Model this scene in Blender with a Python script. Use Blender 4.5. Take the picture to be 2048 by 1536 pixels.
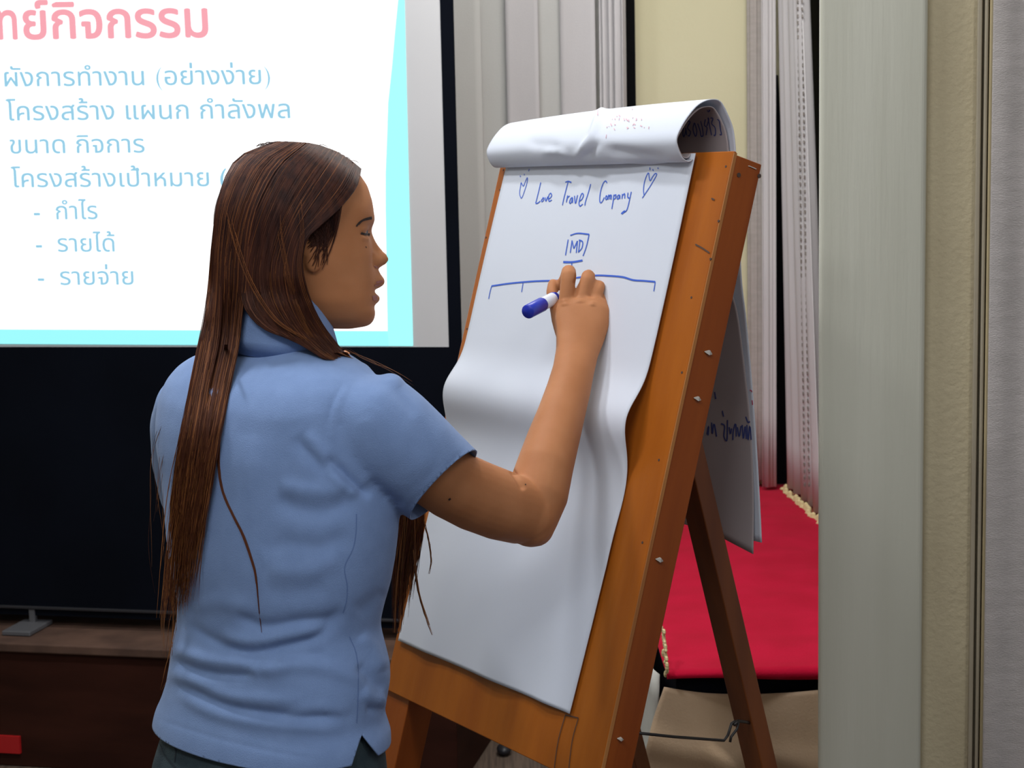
import bpy, bmesh, math, random
import numpy as np
from mathutils import Vector, Matrix
from mathutils.bvhtree import BVHTree
rnd = random.Random(7); nr = np.random.RandomState(7)
SC = bpy.context.scene; COL = SC.collection
for o in list(bpy.data.objects): bpy.data.objects.remove(o)

# ------------------------------------------------------------------ camera
F = 3301.6; PT = .1239; RO = -.0214; CZ = 1.55
cy, sy = math.cos(PT), math.sin(PT); cr, sr = math.cos(RO), math.sin(RO)
FW = np.array([0, cy, -sy]); UP = np.array([0, sy, cy]); RT = np.array([1., 0, 0]); C0 = np.array([0, 0, CZ])
CR = RT*cr + UP*sr; CU = -RT*sr + UP*cr            # camera right and up
def ray(px, py):
    return FW + CR*((px-1024)/F) - CU*((py-768)/F)
def P(px, py, d): return C0 + ray(px, py)*d
def onp(px, py, p0, n):
    r = ray(px, py); return C0 + r*(np.dot(np.array(p0)-C0, n)/np.dot(r, n))
def proj(V):
    q = np.asarray(V)-C0; d = q@FW
    return 1024+F*(q@CR)/d, 768-F*(q@CU)/d, d
cam = bpy.data.objects.new('camera', bpy.data.cameras.new('camera')); COL.objects.link(cam)
cam.data.sensor_width = 36; cam.data.lens = 36*F/2048; cam.data.clip_start = .05
cam.matrix_world = Matrix(((CR[0], CU[0], -FW[0], 0), (CR[1], CU[1], -FW[1], 0), (CR[2], CU[2], -FW[2], CZ), (0, 0, 0, 1)))
cam.data.dof.use_dof = True; cam.data.dof.focus_distance = 2.3; cam.data.dof.aperture_fstop = 14
SC.camera = cam

# ------------------------------------------------------------------ light
SC.view_settings.view_transform = 'Standard'; SC.view_settings.look = 'None'
SC.view_settings.gamma = 1; SC.view_settings.exposure = .10; SC.view_settings.use_curve_mapping = False
w = bpy.data.worlds.new('world'); SC.world = w; w.use_nodes = True
w.node_tree.nodes['Background'].inputs[0].default_value = (.80, .86, 1, 1)
w.node_tree.nodes['Background'].inputs[1].default_value = .25
def area(loc, target, sx, sy_, power, color):
    l = bpy.data.lights.new('ceiling_tube_and_fill', 'AREA'); l.shape = 'RECTANGLE'; l.size = sx; l.size_y = sy_
    l.energy = power; l.color = color
    o = bpy.data.objects.new('ceiling_tube_and_fill', l); COL.objects.link(o); o.location = loc
    o.rotation_euler = (Vector(target)-Vector(loc)).to_track_quat('-Z', 'Y').to_euler()
area((-.95, 2.50, 2.93), (-.5, 2.6, 0), .28, .12, 15, (.93, .96, 1))
area((-.35, 2.35, 2.93), (-.2, 2.4, 0), .28, .12, 10.5, (.93, .96, 1))
area((-.7, .5, 2.93), (.1, 2.4, .9), 1.2, .5, 29, (.93, .96, 1))  # added soft fill from the camera side to brighten the woman's back
area((.5, 3.6, 2.93), (.5, 3.9, 0), 1.2, .2, 34, (1, .98, .94))
area((.9, .6, 2.93), (.6, 3, 1.2), .3, 1.2, 17, (1, .98, .94))

# ------------------------------------------------------------------ materials
def mat(name, col, rough=.6, col2=None, scale=(8, 8, 8), detail=3, mixlo=.35, mixhi=.65, bump=0, bscale=None, emit=0, coat=0, sheen=0, spec=.5, wave=None, trans=0, noise2=0, sub=0):
    m = bpy.data.materials.new(name); m.use_nodes = True; nt = m.node_tree; N = nt.nodes; L = nt.links
    b = N['Principled BSDF']; b.inputs['Base Color'].default_value = (*col, 1); b.inputs['Roughness'].default_value = rough
    b.inputs['Specular IOR Level'].default_value = spec
    if coat: b.inputs['Coat Weight'].default_value = coat; b.inputs['Coat Roughness'].default_value = .15
    if sheen: b.inputs['Sheen Weight'].default_value = sheen
    if sub: b.inputs['Subsurface Weight'].default_value = sub; b.inputs['Subsurface Radius'].default_value = (.012, .004, .002)
    if emit:
        b.inputs['Emission Color'].default_value = (*col, 1); b.inputs['Emission Strength'].default_value = emit
        b.inputs['Base Color'].default_value = (0, 0, 0, 1)
    tc = N.new('ShaderNodeTexCoord'); mp = N.new('ShaderNodeMapping'); mp.inputs['Scale'].default_value = scale
    L.new(tc.outputs['Object'], mp.inputs[0])
    if col2 and not emit:
        nz = N.new('ShaderNodeTexNoise'); nz.inputs['Scale'].default_value = 1; nz.inputs['Detail'].default_value = detail
        L.new(mp.outputs[0], nz.inputs['Vector'])
        rp = N.new('ShaderNodeValToRGB'); rp.color_ramp.elements[0].position = mixlo; rp.color_ramp.elements[1].position = mixhi
        rp.color_ramp.elements[0].color = (*col, 1); rp.color_ramp.elements[1].color = (*col2, 1)
        L.new(nz.outputs[0], rp.inputs[0]); L.new(rp.outputs[0], b.inputs['Base Color'])
    if trans:
        tr = N.new('ShaderNodeBsdfTranslucent'); tr.inputs[0].default_value = (*col, 1); mx = N.new('ShaderNodeMixShader'); mx.inputs[0].default_value = trans
        L.new(b.outputs[0], mx.inputs[1]); L.new(tr.outputs[0], mx.inputs[2]); L.new(mx.outputs[0], N['Material Output'].inputs[0])
    if bump:
        m2 = N.new('ShaderNodeMapping'); m2.inputs['Scale'].default_value = bscale or scale; L.new(tc.outputs['Object'], m2.inputs[0])
        nb = N.new('ShaderNodeTexNoise'); nb.inputs['Scale'].default_value = 1; nb.inputs['Detail'].default_value = 4
        L.new(m2.outputs[0], nb.inputs['Vector'])
        bp = N.new('ShaderNodeBump'); bp.inputs['Strength'].default_value = bump; bp.inputs['Distance'].default_value = .004
        L.new(nb.outputs[0], bp.inputs['Height']); L.new(bp.outputs[0], b.inputs['Normal'])
    return m
M = {}
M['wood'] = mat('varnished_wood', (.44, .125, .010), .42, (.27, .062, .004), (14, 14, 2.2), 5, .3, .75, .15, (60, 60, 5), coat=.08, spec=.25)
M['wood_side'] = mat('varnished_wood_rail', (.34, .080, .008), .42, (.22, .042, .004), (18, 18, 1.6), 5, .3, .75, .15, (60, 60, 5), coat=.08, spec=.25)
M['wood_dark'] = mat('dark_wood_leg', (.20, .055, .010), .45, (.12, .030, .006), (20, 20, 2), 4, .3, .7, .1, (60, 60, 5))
M['ply_edge'] = mat('plywood_edge', (.48, .20, .05), .6, (.36, .13, .03), (30, 30, 3))
M['paper'] = mat('paper_white', (.74, .775, .85), .75, (.71, .745, .825), (3, 3, 3), bump=.04, bscale=(12, 12, 12), trans=.12)
M['paper_shaded'] = mat('white_paper_shaded', (.47, .41, .41), .8, (.43, .37, .37), (4, 4, 4), trans=.10)  # same white paper, with its shade painted in as a darker brownish colour
M['ink'] = mat('blue_marker_ink', (.04, .12, .58), .6)
M['ink_dark'] = mat('dark_blue_ink', (.05, .07, .24), .6)
M['ink_pink'] = mat('faint_red_ink', (.66, .42, .47), .8)
M['ink_red'] = mat('red_ink', (.7, .12, .2), .8)
M['pencil'] = mat('pencil_mark', (.07, .04, .03), .8)
M['shirt'] = mat('blue_pique_cotton', (.205, .305, .535), .9, (.19, .285, .505), (40, 40, 40), bump=.22, bscale=(700, 700, 700), sheen=.12, spec=.12)
M['thread'] = mat('seam_thread', (.12, .20, .42), .9)
M['jeans'] = mat('denim', (.016, .033, .045), .85, (.035, .06, .07), (25, 25, 25), bump=.3, bscale=(500, 500, 500))
M['denim_dark'] = mat('denim_seam', (.012, .02, .03), .9)
M['white_tag'] = mat('white_tag', (.75, .75, .72), .7)
M['shoe'] = mat('black_shoe', (.02, .02, .02), .5)
M['skin'] = mat('skin', (.50, .215, .095), .6, (.43, .175, .072), (14, 14, 14), bump=.05, bscale=(220, 220, 220), sub=.12, spec=.2)
M['brow'] = mat('brow_hair', (.03, .016, .012), .8)
M['lip'] = mat('lip_skin', (.34, .11, .085), .45)
M['eye_white'] = mat('eye_white', (.6, .58, .55), .25)
M['iris'] = mat('iris', (.02, .01, .008), .2)
M['hair'] = mat('brown_hair', (.026, .0075, .0055), .55, (.066, .019, .010), (110, 110, 8), 2, .35, .7, spec=.2)
M['hair_light'] = mat('lighter_hair', (.26, .085, .020), .50, (.14, .042, .012), (60, 60, 8), 2, spec=.3)
def tips(m, c, z0, z1):     # sun-faded, dyed ends: the hair itself is lighter there
    nt = m.node_tree; N = nt.nodes; L = nt.links; b = N['Principled BSDF']; src = b.inputs['Base Color'].links[0].from_socket
    tc = N.new('ShaderNodeTexCoord'); sp = N.new('ShaderNodeSeparateXYZ'); L.new(tc.outputs['Object'], sp.inputs[0])
    mr = N.new('ShaderNodeMapRange'); mr.inputs[1].default_value = z0; mr.inputs[2].default_value = z1; mr.inputs[3].default_value = .8; mr.inputs[4].default_value = 0
    L.new(sp.outputs[2], mr.inputs[0]); mx = N.new('ShaderNodeMix'); mx.data_type = 'RGBA'; L.new(mr.outputs[0], mx.inputs[0]); L.new(src, mx.inputs[6]); mx.inputs[7].default_value = (*c, 1)
    L.new(mx.outputs[2], b.inputs['Base Color'])
tips(M['hair'], (.13, .037, .012), .20, .62); tips(M['hair_light'], (.32, .12, .03), .20, .62)
M['marker_white'] = mat('white_plastic', (.75, .77, .85), .35)
M['marker_blue'] = mat('blue_plastic', (.012, .03, .40), .35)
M['wall'] = mat('cream_wall', (.68, .64, .43), .8, (.65, .61, .40), (3, 3, 3), bump=.15, bscale=(60, 60, 60))
M['wall_tex'] = mat('textured_beige_wall', (.50, .43, .28), .8, (.46, .39, .25), (5, 5, 5), bump=.45, bscale=(110, 110, 110))
M['pier'] = mat('glossy_pale_paint', (.54, .53, .44), .30, (.50, .49, .40), (14, 14, 1.2), bump=.25, bscale=(70, 70, 4), coat=.15)
M['trim'] = mat('trim_paint', (.36, .31, .22), .5, (.33, .28, .2))
M['trim_y'] = mat('trim_paint_yellow', (.50, .40, .22), .5, (.45, .36, .2))
M['ceiling'] = mat('ceiling_white', (.7, .7, .68), .9, (.66, .66, .64))
M['carpet'] = mat('brown_ribbed_carpet', (.13, .09, .065), .95, (.07, .048, .036), (140, 6, 6), 2, bump=.5, bscale=(180, 20, 20))
M['black'] = mat('black_cloth', (.0035, .005, .010), .95, (.0025, .0035, .007), (3, 3, 3), spec=.08)
M['dark_glass_gap'] = mat('night_glass_and_gap', (.003, .0035, .005), .7, spec=.1)
M['screen'] = mat('screen_fabric', (.60, .60, .62), .9, (.57, .57, .585), (2, 2, 2))
M['bar'] = mat('dark_metal_bar', (.02, .02, .025), .45)
M['curtain'] = mat('pale_curtain', (.66, .66, .64), .85, (.61, .61, .59), (6, 6, 2), bump=.2, bscale=(400, 400, 400), trans=.1)
M['curtain_w'] = mat('white_curtain', (.66, .64, .65), .85, (.61, .59, .60), (6, 6, 2), bump=.2, bscale=(400, 400, 400), trans=.1)
M['weave'] = mat('woven_curtain', (.50, .455, .43), .85, (.45, .41, .385), (30, 30, 90), 1, bump=.4, bscale=(300, 300, 600), trans=.1)
M['seam_grey'] = mat('seam_grey', (.25, .22, .2), .9)
M['red'] = mat('red_felt', (.50, .006, .036), .95, (.43, .005, .028), (9, 9, 9), 3, bump=.25, bscale=(250, 250, 250), sheen=.05, spec=.05)
M['skirt'] = mat('beige_skirt', (.56, .40, .26), .75, (.50, .35, .22), (8, 8, 8), bump=.2, bscale=(200, 200, 200), sheen=.3)
M['skirt_w'] = mat('pale_skirt', (.60, .60, .56), .8, (.54, .53, .5), (8, 8, 8))
M['stage_wood'] = mat('dark_stage_wood', (.045, .014, .009), .6, (.028, .009, .006), (3, 3, 14), 4, bump=.1, spec=.1)
M['stage_top'] = mat('stage_top', (.13, .075, .055), .7, (.08, .047, .036), (10, 10, 10), spec=.15)
M['red_tape'] = mat('red_plastic', (.45, .01, .012), .5)
M['fringe'] = mat('frayed_cream', (.72, .60, .32), .8)
M['wire'] = mat('black_wire', (.02, .016, .014), .4)
M['scrap'] = mat('paper_scrap', (.62, .58, .52), .8)
M['slide_white'] = mat('slide_white', (1, 1, 1), emit=1.35)
M['slide_cyan'] = mat('slide_cyan', (.35, 1, 1), emit=1.05)
M['slide_strip'] = mat('slide_strip', (.33, .93, 1), emit=.98)
M['slide_text'] = mat('slide_text', (.30, .60, .78), emit=.95)
M['slide_title'] = mat('slide_title', (.88, .36, .42), emit=1.0)

# ------------------------------------------------------------------ helpers
def tag(o, label=None, cat=None, group=None, kind=None):
    for k, v in (('label', label), ('category', cat), ('group', group), ('kind', kind)):
        if v: o[k] = v
    return o
def empty(name, loc, label, cat):
    o = bpy.data.objects.new(name, None); COL.objects.link(o); o.location = Vector(loc); o.empty_display_size = .1
    return tag(o, label, cat)
def wloc(o):
    v = Vector(o.location); p = o.parent
    while p: v += p.location; p = p.parent
    return v
def link(name, me, m, parent=None, smooth=False, org=None):
    """me holds world coordinates; re-based to its own origin"""
    n = len(me.vertices); co = np.empty(n*3); me.vertices.foreach_get('co', co); co = co.reshape(-1, 3)
    if org is None:
        lo, hi = co.min(0), co.max(0); org = np.array([(lo[0]+hi[0])/2, (lo[1]+hi[1])/2, lo[2]])
    org = np.array(org, float)
    me.vertices.foreach_set('co', (co-org).ravel()); me.update()
    o = bpy.data.objects.new(name, me); COL.objects.link(o)
    for mm in (m if isinstance(m, (list, tuple)) else [m]): me.materials.append(mm)
    if parent: o.parent = parent; o.location = Vector(org)-wloc(parent)
    else: o.location = Vector(org)
    if smooth: me.polygons.foreach_set('use_smooth', [True]*len(me.polygons))
    return o
def mk(name, V, Fc, m, parent=None, smooth=False, org=None):
    me = bpy.data.meshes.new(name); me.from_pydata([tuple(map(float, v)) for v in V], [], [tuple(map(int, f)) for f in Fc]); me.update()
    return link(name, me, m, parent, smooth, org)
class Geo:
    def __init__(s): s.V = []; s.F = []
    def add(s, V, Fc):
        n = len(s.V); s.V += [tuple(v) for v in V]; s.F += [tuple(i+n for i in f) for f in Fc]; return s
    def grid(s, G, wu=False, caps=False):
        G = np.asarray(G); a, b = G.shape[:2]; n = len(s.V); s.V += [tuple(v) for v in G.reshape(-1, 3)]
        for i in range(a-1):
            for j in range(b if wu else b-1):
                k = (j+1) % b; s.F.append((n+i*b+j, n+i*b+k, n+(i+1)*b+k, n+(i+1)*b+j))
        if caps: s.F.append(tuple(n+j for j in range(b))[::-1]); s.F.append(tuple(n+(a-1)*b+j for j in range(b)))
        return s
    def box(s, lo, hi, bev=0):
        x0, y0, z0 = lo; x1, y1, z1 = hi
        s.add([(x0, y0, z0), (x1, y0, z0), (x1, y1, z0), (x0, y1, z0), (x0, y0, z1), (x1, y0, z1), (x1, y1, z1), (x0, y1, z1)],
              [(0, 3, 2, 1), (4, 5, 6, 7), (0, 1, 5, 4), (1, 2, 6, 5), (2, 3, 7, 6), (3, 0, 4, 7)]); return s
    def tube(s, pts, rad, seg=8, caps=True):
        pts = [np.array(p, float) for p in pts]; n = len(pts); rings = []
        rad = rad if hasattr(rad, '__len__') else [rad]*n; pa = None
        for i in range(n):
            t = pts[min(i+1, n-1)]-pts[max(i-1, 0)]; t = t/(np.linalg.norm(t)+1e-12)
            if pa is None: a = np.cross(t, [0, 0, 1.]); a = a if np.linalg.norm(a) > .1 else np.cross(t, [1., 0, 0])
            else: a = pa-t*np.dot(pa, t)
            a = a/np.linalg.norm(a); pa = a; b = np.cross(t, a)
            rings.append([pts[i]+rad[i]*(a*math.cos(q)+b*math.sin(q)) for q in np.linspace(0, 2*math.pi, seg, endpoint=False)])
        s.grid(rings, True, caps); return s
    def etube(s, pts, ra, rb, seg=20, ref=None, caps=True):
        """elliptic tube: ra across the view, rb along the reference axis"""
        ref = FW if ref is None else ref; pts = [np.array(p, float) for p in pts]; n = len(pts); rings = []
        for i in range(n):
            t = pts[min(i+1, n-1)]-pts[max(i-1, 0)]; t /= np.linalg.norm(t)
            a = np.cross(t, ref); a /= np.linalg.norm(a); b = np.cross(a, t)
            rings.append([pts[i]+ra[i]*a*math.cos(q)+rb[i]*b*math.sin(q) for q in np.linspace(0, 2*math.pi, seg, endpoint=False)])
        s.grid(rings, True, caps); return s
    def ell(s, c, r, axes=None, nu=20, nv=12):
        A = np.eye(3) if axes is None else np.array(axes); G = []
        for i in range(nv+1):
            p = math.pi*(i+.02)/(nv+.04); G.append([np.array(c)+A.T@(np.array(r)*np.array([math.sin(p)*math.cos(q), math.sin(p)*math.sin(q), math.cos(p)])) for q in np.linspace(0, 2*math.pi, nu, endpoint=False)])
        s.grid(G, True, True); return s
    def mk(s, name, m, parent=None, smooth=False, org=None): return mk(name, s.V, s.F, m, parent, smooth, org)
def spline(pts, n):
    """Catmull-Rom through the rows of pts, n samples evenly by chord length"""
    p = np.array(pts, float); k = len(p)
    if k == 2: return p[0]+(p[1]-p[0])*np.linspace(0, 1, n)[:, None]
    q = np.vstack([2*p[0]-p[1], p, 2*p[-1]-p[-2]]); out = []
    for i in range(k-1):
        a, b, c, d = q[i:i+4]
        for t in np.linspace(0, 1, 12, endpoint=False):
            out.append(.5*((2*b)+(-a+c)*t+(2*a-5*b+4*c-d)*t*t+(-a+3*b-3*c+d)*t**3))
    out.append(p[-1]); out = np.array(out); L = np.r_[0, np.cumsum(np.linalg.norm(np.diff(out[:, :2], axis=0), axis=1))]
    s = np.linspace(0, L[-1], n); return np.stack([np.interp(s, L, out[:, j]) for j in range(out.shape[1])], 1)
def bevel(o, w_, seg=2):
    md = o.modifiers.new('bevel', 'BEVEL'); md.width = w_; md.segments = seg; md.limit_method = 'ANGLE'; return o
def evalmesh(o):
    dg = bpy.context.evaluated_depsgraph_get(); dg.update(); return bpy.data.meshes.new_from_object(o.evaluated_get(dg))
def remesh(g, voxel, it=2):
    me = bpy.data.meshes.new('tmp'); me.from_pydata([tuple(map(float, v)) for v in g.V], [], g.F); me.update()
    bm = bmesh.new(); bm.from_mesh(me); bmesh.ops.recalc_face_normals(bm, faces=bm.faces); bm.to_mesh(me); bm.free()
    o = bpy.data.objects.new('tmp', me); COL.objects.link(o); md = o.modifiers.new('r', 'REMESH'); md.mode = 'VOXEL'; md.voxel_size = voxel
    r = evalmesh(o); bpy.data.objects.remove(o)
    bm = bmesh.new(); bm.from_mesh(r)
    for _ in range(it): bmesh.ops.smooth_vert(bm, verts=bm.verts, factor=.5, use_axis_x=True, use_axis_y=True, use_axis_z=True)
    bm.to_mesh(r); bm.free(); return r
def coords(me):
    co = np.empty(len(me.vertices)*3); me.vertices.foreach_get('co', co); return co.reshape(-1, 3)
def normals(me):
    co = np.empty(len(me.vertices)*3); me.vertices.foreach_get('normal', co); return co.reshape(-1, 3)
def bvh(*meshes):
    V = []; Fc = []
    for me, off in meshes:
        n = len(V); V += [Vector(v.co)+Vector(off) for v in me.vertices]; Fc += [tuple(i+n for i in p.vertices) for p in me.polygons]
    return BVHTree.FromPolygons(V, Fc)
def obvh(*objs): return bvh(*[(o.data, wloc(o)) for o in objs])
def cast(bv, px, py):
    r = ray(px, py); L = np.linalg.norm(r); h = bv.ray_cast(Vector(C0), Vector(r/L))
    return h
def poly_dist(px, py, pl, taper=True):
    """distance in px to polyline and parameter 0..1"""
    pl = np.array(pl, float); best = np.full(px.shape, 1e9); tt = np.zeros(px.shape)
    seg = np.linalg.norm(np.diff(pl, axis=0), axis=1); tot = seg.sum(); acc = 0; side = np.zeros(px.shape)
    for i in range(len(pl)-1):
        a, b = pl[i], pl[i+1]; d = b-a; t = np.clip(((px-a[0])*d[0]+(py-a[1])*d[1])/(d@d), 0, 1)
        qx, qy = a[0]+t*d[0], a[1]+t*d[1]; dd = np.hypot(px-qx, py-qy)
        m_ = dd < best; best = np.where(m_, dd, best); tt = np.where(m_, (acc+t*seg[i])/tot, tt); acc += seg[i]
        side = np.where(m_, np.sign((px-a[0])*d[1]-(py-a[1])*d[0]), side)
    return best, tt, side
def folds(me, L, k_=1.):
    """push real creases and ridges into a cloth surface: (polyline px, amplitude m, width px)"""
    co = coords(me); no = normals(me); px, py, d = proj(co)
    facing = ((co-C0)*no).sum(1) < 0; disp = np.zeros(len(co))
    for pl, amp, wd in L:
        amp = amp*k_; wd = wd*(1.12 if wd > 6 else 1); pl = spline(pl, 24) if len(pl) > 2 else np.array(pl, float)
        dd, t, _ = poly_dist(px, py, pl); e = np.clip(np.minimum(t, 1-t)*5, 0, 1)
        e = np.sin(e*math.pi/2); disp += amp*np.exp(-(dd/wd)**2)*e
    co = co + no*(disp*facing)[:, None]; me.vertices.foreach_set('co', co.ravel()); me.update()
def scribble(name, strokes, bv, wpx, m, parent, lift=.0013, step=5):
    """marker strokes lying on the surface they are written on"""
    g = Geo()
    for s in strokes:
        s = np.array(s, float); n = max(2, int(np.linalg.norm(np.diff(s, axis=0), axis=1).sum()/step)+len(s))
        s = spline(s, n) if len(s) > 2 else spline(s, max(2, n)); L = []; R = []
        for i in range(len(s)):
            h = cast(bv, *s[i])
            if h[0] is None: continue
            t = s[min(i+1, len(s)-1)]-s[max(i-1, 0)]; t = t/(np.linalg.norm(t)+1e-9); nrm = np.array(h[1])
            hp = np.array(h[0]); r = ray(*s[i])
            if nrm@r > 0: nrm = -nrm
            wm = wpx*.5*((hp-C0)@FW)/F; tw = CR*t[0]-CU*t[1]; tw = tw-nrm*(tw@nrm); tw /= np.linalg.norm(tw)+1e-9
            a = np.cross(nrm, tw); c = hp+nrm*lift; L.append(c-a*wm); R.append(c+a*wm)
        if len(L) < 2: continue
        g.grid([L, R])
    o = g.mk(name, m, parent); return o

# ------------------------------------------------------------------ room shell
def struct(o): o['kind'] = 'structure'; return o
struct(Geo().box((-4, -1.5, -.05), (2.4, 5.1, 0)).mk('floor', M['carpet']))
struct(Geo().box((-4, -1.5, 2.98), (2.4, 5.1, 3.03)).mk('ceiling', M['ceiling']))
YB = 5.0
bx0 = float(onp(1273, 300, (0, YB, 0), np.array([0, 1., 0]))[0])
struct(Geo().box((bx0, YB, 0), (2.4, YB+.1, 2.98)).mk('wall_back', M['wall']))
struct(Geo().box((-4, YB+.001, 0), (bx0, YB+.1, 2.98)).mk('window_1', M['dark_glass_gap']))
struct(Geo().box((-4.1, -1.5, 0), (-4.0, 5.1, 2.98)).mk('wall_left', M['wall']))
struct(Geo().box((.90, 3.0, 0), (1.0, 4.999, 2.98)).mk('window_2', M['dark_glass_gap']))

# pier and wall at the right, turned 12 degrees
A12 = math.radians(12); e12 = np.array([math.cos(A12), -math.sin(A12), 0]); g12 = np.array([math.sin(A12), math.cos(A12), 0])
R0 = onp(1637, 768, (0, 2.6, 0), np.array([0, 1., 0])); R0[2] = 0
def eoff(px, back=0):
    q = onp(px, 768, R0+g12*back, g12)-R0; return float(q@e12)
def ebox(name, e0, e1, b0, b1, z0, z1, m, bv=0):
    q = lambda e, b, z: R0+e12*e+g12*b+np.array([0, 0, z])
    V = [q(e0, b0, z0), q(e1, b0, z0), q(e1, b1, z0), q(e0, b1, z0), q(e0, b0, z1), q(e1, b0, z1), q(e1, b1, z1), q(e0, b1, z1)]
    o = mk(name, V, [(0, 3, 2, 1), (4, 5, 6, 7), (0, 1, 5, 4), (1, 2, 6, 5), (2, 3, 7, 6), (3, 0, 4, 7)], m)
    if bv: bevel(o, bv, 4)
    return o
struct(ebox('wall_right', 0, eoff(1849), 0, .30, 0, 2.98, M['pier'], .008))
struct(ebox('wall_front', eoff(1849)-.02, 1.9, .02, .30, 0, 2.98, M['wall_tex']))
x1 = eoff(1946)
struct(ebox('trim_1', x1, x1+.007, .004, .03, 0, 2.98, M['trim'], .002))
struct(ebox('trim_2', x1+.0105, x1+.016, -.002, .03, 0, 2.98, M['trim'], .002))
struct(ebox('trim_3', x1+.0175, x1+.027, -.006, .03, 0, 2.98, M['trim_y'], .003))

# ------------------------------------------------------------------ curtains
def curtain_sheet(p0, p1, z0, z1, waves, amp, nx=160, nz=14, taper=0, seed=0, sharp=1.):
    """pleated cloth hanging from p0 to p1"""
    p0 = np.array([*p0, 0.]); p1 = np.array([*p1, 0.]); d = p1-p0; L = np.linalg.norm(d); d /= L; nn = np.array([d[1], -d[0], 0])
    r = np.random.RandomState(seed); ph = r.rand(4)*6; G = []
    for j in range(nz+1):
        z = z0+(z1-z0)*j/nz; row = []
        for i in range(nx+1):
            t = i/nx; a = math.sin(2*math.pi*waves*t+ph[0]+.6*math.sin(3.1*t*5+ph[1])+.25*math.sin(z*2+ph[2]+t*4))
            a = math.copysign(abs(a)**sharp, a); s = t*L*(1-taper*(z-z0)/(z1-z0))
            row.append(p0+d*s+nn*amp*a*(1+.25*math.sin(7*t+ph[3]))+np.array([0, 0, z]))
        G.append(row)
    return G
def solid(o, th):
    md = o.modifiers.new('thickness', 'SOLIDIFY'); md.thickness = th; md.offset = 0; return o
def onY(px, py, Y): return onp(px, py, (0, Y, 0), np.array([0, 1., 0]))
# flat panels between the screen and the dark window gap
pc = empty('panel_curtain', (float(onY(1080, 200, 4.9)[0]), 4.88, 0), 'row of pale grey vertical curtain panels between the projection screen and the dark gap', 'curtain')
edges = [(850, 4.84), (957, 4.90), (1014, 4.86), (1070, 4.90), (1122, 4.87), (1183, 4.91)]
cols = ['curtain', 'curtain', 'curtain_w', 'curtain', 'curtain_w', 'curtain']
for i in range(6):
    xa = onY(edges[i][0], 200, 4.88)[0]; xb = onY(edges[i+1][0] if i < 5 else 1206, 200, 4.88)[0]+.012
    y = edges[i][1]; g = Geo(); G = []
    for z in (.02 if i < 4 else .625, 1.0, 2.0, 2.9):
        G.append([np.array([xa+(xb-xa)*t, y-.02*t+.004*math.sin(t*math.pi), z]) for t in np.linspace(0, 1, 9)])
    o = g.grid(G).mk('curtain_panel', M[cols[i]], pc, True); solid(o, .006)
xa, xb = onY(1204, 200, 4.84)[0], onY(1249, 200, 4.84)[0]
solid(Geo().grid(curtain_sheet((xa, 4.86), (xb, 4.80), .625, 2.9, 3.6, .014, 60, 10, 0, 3)).mk('gathered_edge', M['curtain_w'], pc, True), .003)
# curtain in the corner
xa, xb = onY(1503, 300, 4.9)[0], onY(1550, 300, 4.9)[0]
c1 = empty('corner_curtain', ((xa+xb)/2, 4.9, .6), 'narrow pinkish grey curtain hanging in the far corner, left of the dark slit', 'curtain')
solid(Geo().grid(curtain_sheet((xa, 4.97), (xa+.034, 4.93), .625, 2.9, .5, .006, 40, 10, 0, 5)).mk('shaded_edge', M['weave'], c1, True), .003)  # pinkish strip standing in for the shading where the cream wall ends
solid(Geo().grid(curtain_sheet((xa+.029, 4.89), (xb, 4.90), .612, 2.9, .6, .005, 60, 10, -.0, 6)).mk('curtain_cloth', M['curtain_w'], c1, True), .004)
V = [onY(x, y, 4.994) for x, y in ((1548, 150), (1556, 150), (1600, 990), (1600, 1040), (1548, 1040))]; V += [v+np.array([0, .004, 0]) for v in V]
struct(mk('gap_shade', V, [(0, 1, 2, 3, 4), (9, 8, 7, 6, 5)]+[(i, i+5, (i+1) % 5+5, (i+1) % 5) for i in range(5)], M['dark_glass_gap']))  # flat black wedge standing in for the shade in the gap between curtains
# curtain along the side, standing on the red stage
c2 = empty('side_curtain', (.84, 4.65, .6), 'white pleated curtain with dotted seam standing on the red stage beside the pale pier', 'curtain')
g = Geo(); G = [[q-np.array([.016*(q[2]-.61), 0, 0]) for q in row] for row in curtain_sheet((.834, 4.90), (.848, 4.42), .612, 2.9, 5.2, .012, 200, 16, .55, 9)]
c2m = g.grid(G).mk('curtain_cloth', M['curtain_w'], c2, True); c2v = obvh(c2m); solid(c2m, .004)
g = Geo()
for px in (1601, 1610):
    for k in range(70):
        yy = 4+k*14+rnd.uniform(-1, 1); sh = 14*yy/1000
        h = cast(c2v, px+sh-6, yy)[0]
        if h is None: continue
        q = np.array(h)-ray(px, yy)*.006
        g.box(q-np.array([.0012, .004, .0045]), q+np.array([.0012, .004, .0045]))
o = g.mk('dotted_seam', M['seam_grey'], c2); o['kind'] = 'stuff'
g = Geo()
for t in np.linspace(0, 1, 26):
    q = np.array([.812+.018*t+rnd.uniform(-.005, .005), 4.90-.50*t, .603]); g.ell(q, (.010, .012, .004+rnd.random()*.016), nu=6, nv=4)
o = g.mk('frayed_hem', M['fringe'], c2); o['kind'] = 'stuff'
# woven curtain at the right border
e0, e1 = eoff(1974), 1.7
q0 = R0+e12*e0-g12*.02; q1 = R0+e12*e1-g12*.03
c3 = tag(Geo().grid(curtain_sheet(q0[:2], q1[:2], .03, 2.9, 22, .003, 500, 12, 0, 12)).mk('woven_curtain', M['weave'], None, True), 'coarse woven beige curtain at the right edge of the photo beside the moulded trim', 'curtain')
solid(c3, .003)

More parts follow.
